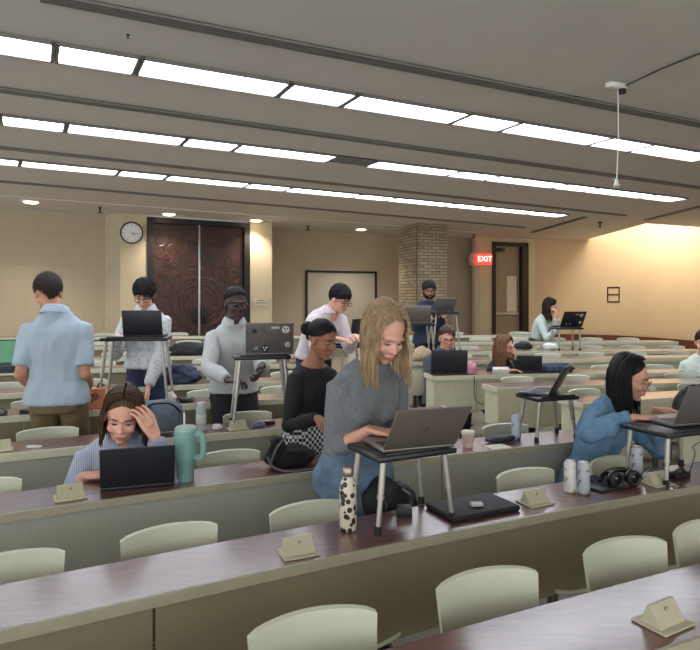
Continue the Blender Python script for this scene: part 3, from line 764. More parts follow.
        if tuck or fem:
            bb = nb(); w0 = (waist-.05) if waist else (.06 if not tuck else .115); r1 = ring(bb, w0, (.137 if waist else .155)*1.05, .1*1.05); r2 = ring(bb, w0+.03, (.135 if waist else .15)*1.05, .1*1.05)
            for q in range(len(r1)): bb.faces.new((r1[q], r1[(q+1) % len(r1)], r2[(q+1) % len(r1)], r2[q]))
            link('waistband', bb, bottom, po)
    for sd in 'RL':
        hj, kn, an_ = legs[sd]; b6 = nb(); tube(b6, [an_+V((0,-.06,-.045)),an_+V((0,-.02,-.035)),an_+V((0,.08,-.045)),an_+V((0,.17,-.055)),an_+V((0,.2,-.06))], [.028,.044,.042,.032,.016], 14, flat=.9)
        link('shoe', b6, shoe or M_black, t)
    # ---- face
    def hp(x, y, z): return hM @ V((x*s, y*s, z*s))
    H3 = hM.to_3x3()
    for x in (-1,1):
        e = nb(); ball(e, hp(x*.031,.0735,.003), (.0120*s,.0105*s,.0050*s), 14, H3); eo = link('eye', e, M_eyew, t)
        e = nb(); ball(e, hp(x*.031,.0805,-.0012), (.0058*s,.0042*s,.0042*s), 10, H3); link('iris', e, M_iris, eo)
        e = nb(); tube(e, [hp(x*.046,.077,.000), hp(x*.031,.0845,.0035), hp(x*.016,.081,.000)], [.0014*s,.0030*s,.0014*s], 6); link('lashes', e, M_iris, eo)
        e = nb(); tube(e, [hp(x*.052,.074,.022), hp(x*.036,.089,.029), hp(x*.014,.093,.027)], [.0014*s,.0030*s,.0024*s], 6); link('eyebrow', e, hairm, t)
    e = nb(); ball(e, hp(0,.0935,-.0570), (.021*s,.0065*s,.0036*s), 14, H3); ball(e, hp(0,.0935,-.0655), (.017*s,.0068*s,.0044*s), 14, H3); link('lips', e, lipm or M_lip, t)
    if beard:
        e = nb(); ball(e, hp(0,.036,-.074), (.054*s,.053*s,.044*s), 18, H3)
        for x in (-1,1): tube(e, [hp(x*.071,.012,-.02), hp(x*.062,.03,-.06), hp(x*.04,.06,-.085)], [.012*s,.02*s,.02*s], 8)
        tube(e, [hp(-.03,.088,-.052), hp(0,.1,-.047), hp(.03,.088,-.052)], [.006*s,.007*s,.006*s], 8)
        link('beard', remesh(e, .006, 2, .003, 60), hairm, t, angle=180)
    if glasses:
        e = nb()
        for x in (-1,1):
            tube(e, [hp(x*.033+.024*math.cos(a), .104-.012*abs(math.cos(a)*0), .0+.019*math.sin(a)) for a in [2*math.pi*k/18 for k in range(18)]], (.0022 if glasses is M_glass else .0014)*s, 6, closed=True)
            tube(e, [hp(x*.057,.102,.004), hp(x*.078,.03,.004), hp(x*.08,-.01,.0)], .0018*s, 6)
        tube(e, [hp(-.01,.105,.004), hp(0,.109,.007), hp(.01,.105,.004)], .0018*s, 6)
        link('glasses', e, glasses, t)
    # ---- hair
    make_hair(t, hair, hairm, hM, s, fem, near, off, sp)
    PEOPLE[label] = dict(t=t, arms=arms, L2W=L2W)
    return t
def make_hair(t, style, m, hM, s, fem, near, off, sp):
    rnd = random.Random(hash(style['k']) % 97 if False else len(PEOPLE)*7+3)
    Hi = hM.inverted(); g = Hi.to_3x3() @ V((0,0,-1))           # gravity in head space
    cap = nb(); kind = style['k']; puff = style.get('puff', 1.0)
    zf, zs, zb = style.get('front', .075), style.get('side', .0), style.get('back', -.06)
    def low(th):                                               # hairline height for direction th (0 front .. 180 back)
        c = math.cos(th); return lerp(zs, zf, max(0,c)**1.3) if c > 0 else lerp(zs, zb, (-c)**style.get('bexp',2.2))
    # cap: a shell that ends at the hairline
    n, mlev = 36, 9; rings = []
    for j in range(mlev+1):
        rg = []
        for k in range(n):
            th = 2*math.pi*k/n; zl = low(abs((th+math.pi) % (2*math.pi)-math.pi)); f = j/mlev; tp = puff*(1-.05*f)
            z = lerp(.126, zl, f); zz = max(-1, min(1, (z-.03)/.096)); rr = math.sqrt(max(0, 1-zz*zz)) if z > .03 else math.sqrt(max(0, 1-((z-.03)/.13)**2))
            rr = max(rr, .02); q = V((math.sin(th)*.083*rr*tp, -.014+math.cos(th)*.101*rr*tp, z*1.0+(.006*(puff-1)*10)*(1-f)))*s
            rg.append(cap.verts.new(hM @ q))
        rings.append(rg)
    for A, B in zip(rings, rings[1:]):
        for k in range(n): cap.faces.new((A[k], A[(k+1) % n], B[(k+1) % n], B[k]))
    cap.faces.new(rings[0])
    bm = cap; N = style.get('n', 150 if near else 90); r0 = style.get('r', .0055)
    if kind == 'long':
        Lh = style['len']; th0 = R(style.get('face', 48)); pl = style.get('part', 0.0); yr = style.get('yroot', .058)
        for sd in (-1,1):
            for i in range(N):
                th = lerp(th0, math.pi, (i+rnd.random())/N)+rnd.uniform(-.03,.03); ymap = lerp(yr, -.085, max(0,(th-th0)/(math.pi-th0))**.8)
                rad = 1+rnd.uniform(0,.09)+(.02 if th < 1.2 else 0)
                root = V((pl+sd*.004, ymap, 0)); rx_, ry_ = sd*.084*math.sin(th)*rad, -.012+.104*math.cos(th)*rad
                pts = []
                for q in range(7):
                    a = math.pi/2*q/6; zz = .03+.099*math.cos(a)*min(1,(1-((ymap+.014)/.115)**2)**.5+.06)*rad
                    pts.append(V((lerp(root.x,rx_,math.sin(a)), lerp(root.y,ry_,math.sin(a)), zz))*s)
                base = pts[-1]; out = V((rx_,ry_,0)).normalized(); LL = Lh*rnd.uniform(.86,1.04)*(1 if th > 1.3 else style.get('frontlen', .95)); ph = rnd.uniform(0,6.3)
                front = th < R(100)
                for q in range(1,9):
                    f = q/8; p = base+g*(LL*f*s)+out*(.018*math.sin(min(1,f*2.2)*1.6)*s*style.get('vol',1))+V((sd*.004*math.sin(ph+f*7),.004*math.cos(ph+f*6),0))*s*style.get('wave',1)
                    if th > 1.9: # lie over the back
                        p += (Hi.to_3x3() @ V((0,-1,0)))*(-.012*f) 
                    pts.append(p)
                tube(bm, [hM @ p for p in pts], [r0*s*(1-.55*(q/14)**2) for q in range(15)], 5, flat=.55)
    else:
        cr = V(style.get('crown', (0,-.05,0)))
        for i in range(N):
            th = 2*math.pi*(i+rnd.random())/N; c_ = math.cos(th); zl = low(abs((th+math.pi) % (2*math.pi)-math.pi))+rnd.uniform(-.014,.012)*style.get('rag',1)
            for lay in range(2 if near or kind != 'bun' else 1):
                rad = (1.0+.05*lay+rnd.uniform(0,.05))*puff; pts = []; f0 = lay*.0
                for q in range(7):
                    f = lerp(f0, 1 if lay == 0 else .8, q/6); z = lerp(.126, zl, f**1.25); zz = max(-1,min(1,(z-.03)/.096)); rr = math.sqrt(max(0,1-zz*zz)) if z > .03 else math.sqrt(max(0,1-((z-.03)/.13)**2))
                    rr = max(rr,.03); tw = style.get('sweep',0)*f*(1 if c_ > 0 else .3)
                    rq = rad*(1-.045*f); x = math.sin(th+tw)*.084*rr*rq; y = -.014+math.cos(th+tw)*.102*rr*rq
                    k_ = (1-f)*.6; pts.append(V((lerp(x,cr.x,k_*.2), lerp(y,cr.y,k_*.2), z*(1+.04*lay)+(.006*math.sin(q*1.7+i)) * style.get('mess',0)))*s)
                tube(bm, [hM @ p for p in pts], [r0*s*style.get('fat',1.25)*(1-.75*(q/6)**2) for q in range(7)], 5, flat=.6)
        if kind == 'bun':
            ball(bm, hM @ (V((0,-.128,.02))*s), (.042*s,.038*s,.042*s), 14)
            for i in range(26):
                a = rnd.uniform(0,6.28); c0 = V((0,-.128,.02)); ax = V((math.cos(a),0,math.sin(a)))
                pts = [hM @ ((c0+ax*.041*math.cos(t)+V((0,-.04*math.sin(t),0)))*s) for t in [math.pi*k/6 for k in range(7)]]
                tube(bm, pts, .006*s, 5)
    link('hair', bm, m, t, angle=60)
W_ = V
NR = rowN(1, .2); dn1 = V((NR.x, NR.y, 0))
M_grey = mat('grey_ribbed_knit', (112,116,120), .9, var=.12, nscale=90, bmp=.25, bscale=260, stretch=(1,1,.5))
M_jean = mat('blue_denim', (90,110,132), .85, var=.35, nscale=12, bmp=.15, bscale=300)
M_stripe = mat_pattern('blue_stripe_cotton', (134,144,168), (176,182,198), 'stripe', 38)
M_polo = mat('pale_blue_pique', (160,174,188), .85, var=.04, nscale=30, bmp=.1, bscale=400)
M_khaki = mat('khaki_cotton', (112,96,68), .85, var=.08)
M_wprint = mat_pattern('white_printed_cotton', (196,200,202), (156,164,172), 'print', 34)
M_navy = mat('navy_cotton', (34,44,74), .85)
M_heather = mat('heather_grey_knit', (176,178,178), .9, var=.1, nscale=160, bmp=.1, bscale=300)
M_blackc = mat('black_cotton', (24,24,28), .85)
M_check = mat_pattern('black_white_check', (30,30,34), (205,205,205), 'check', 52)
M_pink = mat('pale_pink_cotton', (208,196,200), .85, var=.05)
M_navyk = mat('navy_knit', (36,50,72), .85)
M_teal = mat('pale_teal_knit', (178,190,184), .85, var=.06)
M_blue = mat('blue_fleece', (98,132,160), .9, var=.14, nscale=30, bmp=.2, bscale=200)
M_dgrey = mat('dark_grey_shirt', (76,82,92), .85)
M_pale = mat('pale_green_shirt', (196,206,196), .85)
def H(at_, d=None, n=(0,0,-1), curl=30, pole=None):
    r = dict(at=at_, n=n, curl=curl)
    if d is not None: r['d'] = d
    if pole: r['pole'] = pole
    return r
# blonde woman typing at the stand
person('blonde woman in grey turtleneck and jeans, standing and typing on a silver laptop', at(384,333,2.62), 214, s=1.0, lean=18, pitch=34, hyaw=0, side=-3, fem=True,
       skin=SK_L, top=M_grey, bottom=M_jean, sleeve=1.42, rolled=True, hem=.14, waist=.225, arml=.95, loose=1.04, collar='turtle', tuck=True, width=1.14,
       hands=dict(R=H((.085,2.53,1.065), (.7,-.35,-.10), curl=38, pole=(.3,-1,.1)), L=H((.25,2.60,1.065), (.15,-.9,-.10), curl=38, pole=(-.4,-1,-.1))),
       hair=dict(k='long', len=.235, part=.0, n=210, face=52, vol=.9, front=.1, side=.02), hairm=H_blond, fine=.0055)
# long-haired person at the black laptop
person('person with long brown hair in striped blue shirt, seated, forehead resting on hand', at(123,415,2.92), 200, s=1.02, lean=28, pitch=22, hyaw=-6, tilt=-6, pose='sit',
       skin=SK_L, top=M_stripe, bottom=M_navy, sleeve=1.9, hem=-.06, loose=1.12, collar='shirt', foldamp=.009,
       hands=dict(R=H(at(84,475,2.86), (.85,-.05,0), curl=30), L=H(at(154,434,2.84), (-.30,.02,.50), n=(-.6,.5,-.3), curl=50, pole=(-.3,.2,-1))),
       hair=dict(k='long', len=.17, n=130, face=60, vol=.6, front=.085, side=.0, frontlen=.8), hairm=H_brown, fine=.0055)
# man in polo seen from behind
person('man in a pale blue polo shirt and khaki trousers, standing with his back turned', at(48,293,4.15), 8, s=1.03, lean=6, pitch=24, hyaw=28, side=-3, hx=-.07, nl=.115,
       skin=SK_M, top=M_polo, bottom=M_khaki, sleeve=.82, hem=-.10, loose=1.04, collar='polo', width=1.0, foldamp=.014,
       hands=dict(R=H(at(90,382,4.30), (-.5,.6,-.3), n=(-.5,0,-.3), pole=(.15,-1,-.2)), L=H(at(36,390,4.2), (.1,.5,-.7), n=(.5,.3,0), pole=(-.15,-1,-.2))),
       hair=dict(k='short', front=.06, side=.012, back=-.07, puff=1.03, n=230, mess=1.4, rag=1.4, bexp=2.6), hairm=H_dbrown, fine=.0058)
# man with black laptop on stand
person('black-haired man in white patterned shirt standing over a black laptop on a stand', at(144,294,5.25), 188, s=1.0, lean=16, pitch=32, hyaw=0,
       skin=SK_L, top=M_wprint, bottom=M_navy, sleeve=1.9, hem=-.04, loose=1.06, collar='shirt', foldamp=.015, width=1.0,
       hands=dict(R=H(at(118,336,5.1), (.6,-.5,-.1)), L=H(at(148,388,5.2), (0,-.3,-.8), n=(-.5,-.3,0), pole=(-.8,-.2,-.2))),
       hair=dict(k='short', front=.045, side=-.02, back=-.06, puff=1.07, n=150, mess=1.6, sweep=.3, fat=1.5, rag=2), hairm=H_black, fine=.0075, glasses=M_glass)
# man in grey knit with glasses
person('man with close cropped hair and glasses in a light grey knit pullover, standing', at(236,304,4.55), 203, s=1.0, lean=6, pitch=8, hyaw=5,
       skin=SK_D, top=M_heather, bottom=M_blackc, sleeve=1.95, hem=-.02, loose=1.04, collar='shirt', foldamp=.009, width=1.0, lipm=M_lipd,
       hands=dict(R=H(at(228,380,4.15), (.7,-.4,-.05), curl=60, pole=(.7,-.2,-.6)), L=H(at(262,366,4.25), (-.1,-.5,-.4), curl=60, n=(-.5,-.3,0))),
       hair=dict(k='short', front=.08, side=.03, back=-.04, puff=.985, n=160, r=.003, rag=.3), hairm=H_black, fine=.0065, glasses=M_glass)
# woman with a bun
person('woman with dark hair bun, black top and checked trousers, leaning forward', at(322,339,3.72), 222, s=.97, lean=16, pitch=20, hyaw=14, fem=True,
       skin=SK_B, top=M_blackc, bottom=M_check, sleeve=1.95, hem=.10, waist=.16, loose=1.0, collar=None, neck=.48, foldamp=.004,
       hands=dict(R=H(at(318,418,3.45), (.5,-.6,-.5)), L=H(at(352,400,3.5), (.3,-.6,-.1))),
       hair=dict(k='bun', front=.082, side=.015, back=-.045, puff=1.0, n=150, r=.0045), hairm=H_black, fine=.0065)
# leaning man with glasses behind
person('man with black fringe and glasses in a pale pink shirt, leaning over a screen', at(340,299,5.6), 222, s=1.02, lean=42, pitch=30, hyaw=10,
       skin=SK_L, top=M_pink, bottom=M_navy, sleeve=1.9, hem=-.04, loose=1.08, collar='polo', width=1.0,
       hands=dict(R=H(at(336,338,5.35), (.6,-.5,-.1)), L=H(at(356,336,5.5), (.3,-.7,-.1))),
       hair=dict(k='short', front=.05, side=.0, back=-.055, puff=1.05, n=140, sweep=.5, fat=1.5, rag=2.2, mess=1), hairm=H_black, fine=.008, glasses=M_glass)
# bearded man by pillar
person('bearded man in a navy sweater standing in front of the brick pillar', at(429,290,8.2), 192, s=1.0, lean=5, pitch=18, hyaw=-10,
       skin=SK_B, top=M_navyk, bottom=M_blackc, sleeve=1.95, hem=-.06, loose=1.06, collar='crew', width=1.0,
       hands=dict(R=H(at(424,316,7.9), (.5,-.5,-.1)), L=H(at(440,314,8.0), (.2,-.6,-.1))),
       hair=dict(k='short', front=.06, side=-.01, back=-.06, puff=1.09, n=90, mess=1, fat=1.7), hairm=H_black, fine=.010, beard=True)
# seated man with glasses
person('seated man with brown hair and dark glasses, grey shirt, behind a wide black laptop', at(447,338,6.6), 184, s=1.03, lean=16, pitch=16, pose='sit',
       skin=SK_L, top=M_dgrey, bottom=M_navy, sleeve=1.9, hem=-.06, loose=1.1, collar='shirt', width=1.12,
       hands=dict(R=H(at(438,368,6.5), (.3,-.6,0)), L=H(at(456,368,6.5), (-.3,-.6,0))),
       hair=dict(k='short', front=.082, side=.02, back=-.055, puff=1.04, n=120, sweep=.5, rag=1.5), hairm=H_brown, fine=.009, glasses=M_glass)
# seated young woman in black
person('seated woman with light brown hair in black, holding a hand to her cheek', at(505,347,6.5), 212, s=.96, lean=12, pitch=8, hyaw=16, tilt=8, pose='sit', fem=True,
       skin=SK_L, top=M_blackc, bottom=M_blackc, sleeve=1.9, hem=-.06, loose=1.12, collar='crew',
       hands=dict(R=H(at(508,370,6.35), (.7,-.3,0)), L=H(at(516,357,6.35), (-.1,.1,.6), n=(-.8,.2,0), curl=50, pole=(-.3,.2,-1))),
       hair=dict(k='long', len=.24, n=90, face=55, vol=1.2, front=.085), hairm=H_auburn, fine=.009)
# woman in pale teal at the back
person('woman with dark brown hair in a pale teal sweater, standing at the far right stand', at(550,307,9.3), 238, s=1.0, lean=20, pitch=22, hyaw=6, fem=True,
       skin=SK_L, top=M_teal, bottom=M_blackc, sleeve=1.9, hem=.08, waist=.16, loose=1.12, collar='crew', width=1.0,
       hands=dict(R=H(at(560,327,9.0), (.8,-.2,-.1)), L=H(at(557,317,9.1), (-.1,.1,.6), n=(-.6,.4,0), curl=50, pole=(-.2,.2,-1))),
       hair=dict(k='long', len=.26, n=80, face=80, vol=1, front=.085), hairm=H_dbrown, fine=.011)
# woman in blue sweater
person('long black-haired woman with glasses in blue sweater, typing at the right', at(630,378,3.40), 228, s=.97, lean=24, pitch=16, hyaw=6, fem=True,
       skin=SK_L, top=M_blue, bottom=mat('tan_trousers', (150,142,118), .85), sleeve=1.86, hem=-.12, loose=1.16, collar='crew', foldamp=.014, width=1.06,
       hands=dict(R=H(at(636,417,3.12), (.85,-.2,-.02), curl=32, pole=(.4,-1,-.4)), L=H(at(655,409,3.42), (.8,-.25,-.05), curl=32)),
       hair=dict(k='long', len=.25, n=190, face=74, yroot=.045, vol=1.1, front=.095, side=.0), hairm=H_black, fine=.0055, glasses=M_gold)
# cropped person at right edge
person('person in a pale green shirt cut off by the right edge of the photo', at(704,342,6.3), 150, s=1.0, lean=14, pitch=14, pose='sit',
       skin=SK_L, top=M_pale, bottom=M_navy, sleeve=1.9, hem=-.06, loose=1.15, collar='crew',
       hair=dict(k='short', front=.06, side=0, back=-.06, n=60), hairm=H_dbrown, fine=.011)
# ================================================================ laptop stands, laptops and small things
M_tray = mat('stand_tray_black', (26,26,30), .4); M_alu = mat('aluminium_leg', (168,164,154), .4, .6, var=.04)
M_lapg = mat('laptop_silver', (136,126,116), .35, .6, var=.03); M_lapd = mat('laptop_dark', (30,31,38), .4, var=.05); M_lapm = mat('laptop_grey', (112,108,104), .4, .4)
M_key = mat('keyboard_black', (30,30,32), .5); M_scr = mat('screen_black', (16,17,20), .15)
M_rub = mat('rubber_foot', (24,24,24), .7)
def stand(label, c, yaw, h, w=.36, d=.27, splay=.03, deskz=None):
    """c = point on the desk under the middle of the tray, h = tray top height above it"""
    t = thing('laptop_stand', label, 'laptop stand', c, yaw, 'raised laptop stands')
    bm = nb(); box(bm, (0,0,h-.012), (w,d,.024), bev=.008); box(bm, (0,-d/2+.006,h+.004), (w*.8,.008,.01), bev=.002); link('tray', bm, M_tray, t)
    for sx in (-1,1):
        for sy in (-1,1):
            a = V((sx*(w/2-.04),sy*(d/2-.035),h-.02)); b = V((sx*(w/2-.04+splay),sy*(d/2-.035+splay*.4),.0)); dz = (0 if deskz is None or sy < 0 else 0)
            m = a.lerp(b,.5); bm = nb(); tube(bm, [a, m], .0125, 12); tube(bm, [m, b+V((0,0,.012))], .0098, 12); tube(bm, [m+(a-b)*.02, m-(a-b)*.03], .0145, 12)
            l = link('leg', bm, M_alu, t); bm = nb(); tube(bm, [b+V((0,0,.03)), b+V((0,0,.0))], [.0125,.014], 12); link('rubber_foot', bm, M_rub, l)
    return t
def laptop(label, hinge, yaw, lid=110, w=.32, d=.22, m=None, marks='round', screen=None):
    """hinge = middle of the hinge at table height; the user sits on the local +y side"""
    m = m or M_lapg; t = thing('laptop', label, 'laptop', hinge, yaw)
    bm = nb(); box(bm, (0,d/2,.009), (w,d,.016), bev=.005); b = link('base', bm, m, t)
    bm = nb()
    for r_ in range(5):
        for k in range(12): box(bm, (-w/2+.03+(w-.06)/11*k,.035+r_*.019,.0178), ((w-.06)/13,.015,.002))
    ko = link('keyboard', bm, M_key, b, False); ko['kind'] = 'stuff'
    bm = nb(); box(bm, (0,d-.045,.0175), (w*.34,.06,.001)); link('touchpad', bm, m, b, False)
    a = R(lid-90); Rm = rx(a)   # lid leans away from the user
    bm = nb(); c = Rm @ V((0,0,d/2)); box(bm, c+V((0,0,.014)), (w,.008,d), Rm, bev=.003); l = link('lid', bm, m, t)
    bm = nb(); c = Rm @ V((0,.0048,d/2)); box(bm, c+V((0,0,.014)), (w-.016,.001,d-.02), Rm); link('screen', bm, screen or M_scr, l, False)
    def lidp(x, z): return Rm @ V((x,-.0048,z))+V((0,0,.014))
    if marks == 'round':
        bm = nb()
        for k in (-1,0,1): 
            p0 = lidp(-.012+k*.009, d/2-.012); p1 = lidp(-.004+k*.009, d/2+.012); tube(bm, [p0,p1], .0016, 6)
        link('logo', bm, mat('logo_grey', (88,84,80), .4, .5), l)
    if marks == 'stickers':
        for (x, z, r_, c1, c2) in ((.10,.165,.024,(205,205,200),(60,66,76)),(.112,.06,.018,(200,198,180),(90,110,100)),(-.095,.155,.016,(36,40,44),(80,84,90)),(-.03,.035,.024,(30,32,38),(205,205,205)),(-.085,.035,.013,(150,150,140),(90,90,90))):
            bm = nb(); p = lidp(x,z); lathe(bm, [(0,0),(r_,0),(r_,.0012),(0,.0012)], c=p, rot=Rm @ rx(R(90)), n=20); so = link('sticker', bm, mat('sticker_%d_%d' % (c1[0], int(z*1000)), c1, .5), l, False)
            bm = nb()
            for k in range(3): q = lidp(x+r_*.45*math.cos(k*2.1+.4), z+r_*.45*math.sin(k*2.1+.4)); ball(bm, q, (r_*.3,.0024,r_*.3), 8, Rm)
            link('print', bm, mat('print_%d_%d' % (c2[0], int(z*1000)), c2, .5), so)
        bm = nb(); box(bm, lidp(.035,.178), (.05,.0012,.014), Rm); link('sticker', bm, mat('sticker_pale_strip', (190,186,176), .5), l, False)
    return t
def wedge(label, k, px, d=.10, turn=0, x=None):
    """folded cream name holder"""
    if x is None: p = deskpt(k, px, d)
    else: p = rowP(k, x, d)
    t = thing('name_holder', label, 'name holder', (p.x,p.y,CZ-HD[k]), rowA(k, p.x)+turn, 'cream desk name holders')
    mm = mat('name_holder_cream', (178,172,146), .5, var=.03)
    bm = nb(); box(bm, (0,0,.004), (.125,.10,.006), bev=.002); link('base_plate', bm, mm, t)
    bm = nb(); v = [bm.verts.new(q) for q in ((-.052,-.03,.006),(.052,-.03,.006),(.052,.03,.006),(-.052,.03,.006),(-.05,.004,.056),(.05,.004,.056),(.05,.012,.056),(-.05,.012,.056))]
    for f in ((0,3,2,1),(0,1,5,4),(1,2,6,5),(2,3,7,6),(3,0,4,7),(4,5,6,7)): bm.faces.new([v[i] for i in f])
    link('wedge', bm, mm, t, False)
    bm = nb(); ball(bm, (0,-.012,.043), (.005,.004,.005), 10); link('button', bm, mat('name_holder_button', (150,146,126), .5), t)
    return t
def can(label, p, col, h=.155, r=.029, name='drink_can', cat='can'):
    t = thing(name, label, cat, p)
    bm = nb(); lathe(bm, [(r*.75,0),(r,.008),(r,h-.012),(r*.82,h-.002),(r*.8,h-.004),(0,h-.006)], n=26); link('body', bm, col, t)
    bm = nb(); lathe(bm, [(0,h-.0055),(r*.8,h-.0055),(r*.82,h),(r*.78,h),(r*.76,h-.004),(0,h-.004)], n=26); link('lid', bm, M_steel, t)
    return t
def cable(label, pts, m, r=.003, name='cable'):
    bm = nb(); tube(bm, smooth_path(pts, 6), r, 6); return tag(link(name, bm, m), label, 'cable')
def lump(bm, c, size, seed=0, seg=20, amp=.25):
    q = bmesh.ops.create_icosphere(bm, subdivisions=4, radius=1)
    for v in q['verts']:
        n_ = noise.noise(v.co*1.7+V((seed,seed*2,1)))*amp + abs(noise.noise(v.co*4+V((seed,3,1))))*amp*.5; co = v.co*(1+n_)
        co.z = max(co.z, -.6); v.co = V(c)+V((co.x*size[0], co.y*size[1], co.z*size[2]))
def Z(k): return CZ-HD[k]
M_bag = mat('black_nylon', (22,23,27), .7, bmp=.2, bscale=60)
# --- bottle desk (row 1)
sc_ = V((.20,2.425,Z(1)))
stand('raised black laptop stand holding the blonde woman\'s silver laptop', sc_, R(27), .285, .35, .26)
laptop('open silver laptop facing away, in front of the blonde woman', (.262,2.33,Z(1)+.287), R(20), 128, .30, .21, M_lapg)
bp_ = on(404,515,.86); t = None
bm = nb(); box(bm, (0,0,.018), (.06,.05,.036), bev=.003); tag(link('small_box', bm, M_black), 'small black cube box lying under the blonde woman\'s laptop stand', 'box').location = (bp_.x,bp_.y,Z(1))
p = on(348,530,.86); t = thing('water_bottle', 'slim animal print metal bottle standing left of the blonde woman\'s stand', 'bottle', (p.x,p.y,Z(1)))
M_prt = mat_pattern('animal_print', (34,30,28), (200,188,170), 'leopard', 46, .4)
bm = nb(); lathe(bm, [(.026,0),(.031,.004),(.032,.02),(.032,.15),(.029,.175),(.019,.195),(.017,.205)], n=30); link('body', bm, M_prt, t)
bm = nb(); lathe(bm, [(.019,.2),(.021,.204),(.021,.228),(.016,.236),(0,.237)], n=26); link('cap', bm, mat('cap_grey', (150,142,130), .3, .7), t)
p = on(474,512,.86)
t = thing('laptop_sleeve', 'flat black laptop sleeve lying on the desk right of the blonde woman\'s stand', 'sleeve', (p.x,p.y+.03,Z(1)), R(26))
bm = nb(); box(bm, (0,0,.012), (.33,.20,.022), bev=.009, seg=3); link('body', bm, M_bag, t); bm = nb(); tube(bm, [(-.155,-.101,.013),(.155,-.101,.013)], .0022, 6); link('zip', bm, M_black, t)
bm = nb(); box(bm, (0,0,.008), (.05,.03,.014), rz(.1), bev=.004); q = tag(link('earbud_case', bm, mat('grey_white_case', (170,168,164), .4)), 'small grey case lying on top of the black laptop sleeve', 'case'); q.location = (p.x+.01,p.y+.0,Z(1)+.024)
# backpack on the seat behind the stand
p = rowP(1, .36, .47); t = thing('backpack', 'black backpack on the seat behind the blonde woman\'s stand', 'bag', (p.x,p.y,.45), R(15))
bm = nb(); lump(bm, (0,0,.17), (.135,.08,.20), 4, amp=.22); link('body', bm, M_bag, t)
for sx in (-.05,.06):
    bm = nb(); tube(bm, smooth_path([(sx,-.05,.33),(sx+.02,-.12,.30),(sx+.03,-.115,.15),(sx,-.08,.06)]), .012, 8, flat=.4); link('strap', bm, M_black, t)
wedge('cream name holder on the bottle desk, left of the animal print bottle', 1, 298, .085, R(-4))
wedge('cream name holder between the laptop sleeve and the two cans', 1, 535, .12)
wedge('cream name holder lying beside the headphones on the bottle desk', 1, 657, .10)
M_canA = mat_pattern('can_white_gold', (200,198,190), (150,140,100), 'print', 30, .35); M_canB = mat_pattern('can_silver_print', (165,168,172), (96,98,108), 'print', 32, .35)
p = deskpt(1, 570, .17); can('left one of two slim drink cans, cream and gold, on the bottle desk', p, M_canA, .14, .026)
p = deskpt(1, 583.5, .13); can('right one of two slim drink cans, grey, standing on the bottle desk', p, M_canB, .14, .027)
p = deskpt(1, 637, .24); can('grey slim can standing by the leg of the blue sweater woman\'s stand', p, M_canB, .14, .027)
p = deskpt(1, 602, .17); bm = nb(); box(bm, (0,0,.006), (.17,.13,.012), bev=.003); o = tag(link('notebook', bm, M_black), 'thin black notebook between the cans and the headphones', 'notebook'); o.location = p; o.rotation_euler = (0,0,.5)
p = deskpt(1, 594, .24); bm = nb(); lathe(bm, [(.03,0),(.036,.008),(.034,.022),(0,.024)]); o = tag(link('round_tin', bm, M_black), 'small round black tin behind the two drink cans', 'tin'); o.location = p
p = deskpt(1, 622, .14); t = thing('headphones', 'black over-ear headphones lying on the desk before the blue sweater woman', 'headphones', p, .3)
for sx in (-.045,.05):
    bm = nb(); ball(bm, (sx,0,.036), (.036,.026,.036), 16, ry(sx*6)); l = link('ear_cup', bm, M_scr, t); bm = nb(); tube(bm, [(sx+.028*math.cos(a),-.022,.036+.028*math.sin(a)) for a in [2*math.pi*k/16 for k in range(16)]], .009, 8, closed=True); link('ear_pad', bm, M_black, l)
bm = nb(); tube(bm, [(.08*math.cos(a),.04+.03*math.sin(a)*0,.03+.035*math.sin(a)) for a in [math.pi*k/14 for k in range(15)]], .009, 8, flat=1.3); link('headband', bm, M_scr, t)
# blue sweater woman's stand and laptop
p = rowP(1, 1.64, .17)
stand('raised laptop stand at the right edge before the blue sweater woman', p, rowA(1,1.55), .245, .42, .28, splay=.02)
laptop('large dark grey laptop at the right edge, its lid hiding the woman\'s far hand', (1.70,p.y-.02,Z(1)+.247), R(18), 116, .36, .215, M_lapm, marks=None)
p = deskpt(1, 679, .13); t = thing('power_brick', 'black charger bundle with coiled lead at the foot of the right stand', 'charger', p, .4)
bm = nb(); box(bm, (0,0,.016), (.10,.05,.03), bev=.006); link('brick', bm, M_black, t); bm = nb(); tube(bm, [( -.03+.045*math.cos(a)*(1+.1*math.sin(3*a)), .02*math.sin(a)-.02, .03+.012*math.sin(a*2)) for a in [k*.5 for k in range(38)]], .005, 6); link('coiled_lead', bm, M_black, t)
z = Z(1)+.005
def dz(px, d, k=1, up=0): q = deskpt(k, px, d); return V((q.x,q.y,q.z+.004+up))
cable('black lead looping on the desk between the can and the charger', [dz(640,.2),dz(648,.26,up=.02),dz(655,.2),dz(664,.17),dz(676,.15)], M_black)
cable('black lead hanging in a loop at the right edge behind the charger', [dz(690,.17),dz(695,.22,up=.07),dz(693,.26,up=.09),dz(702,.28,up=.1),dz(712,.25,up=.04)], M_black, .0025)
wedge('cream name holder on the nearest desk in the bottom right corner', 0, 663, .09, R(4))
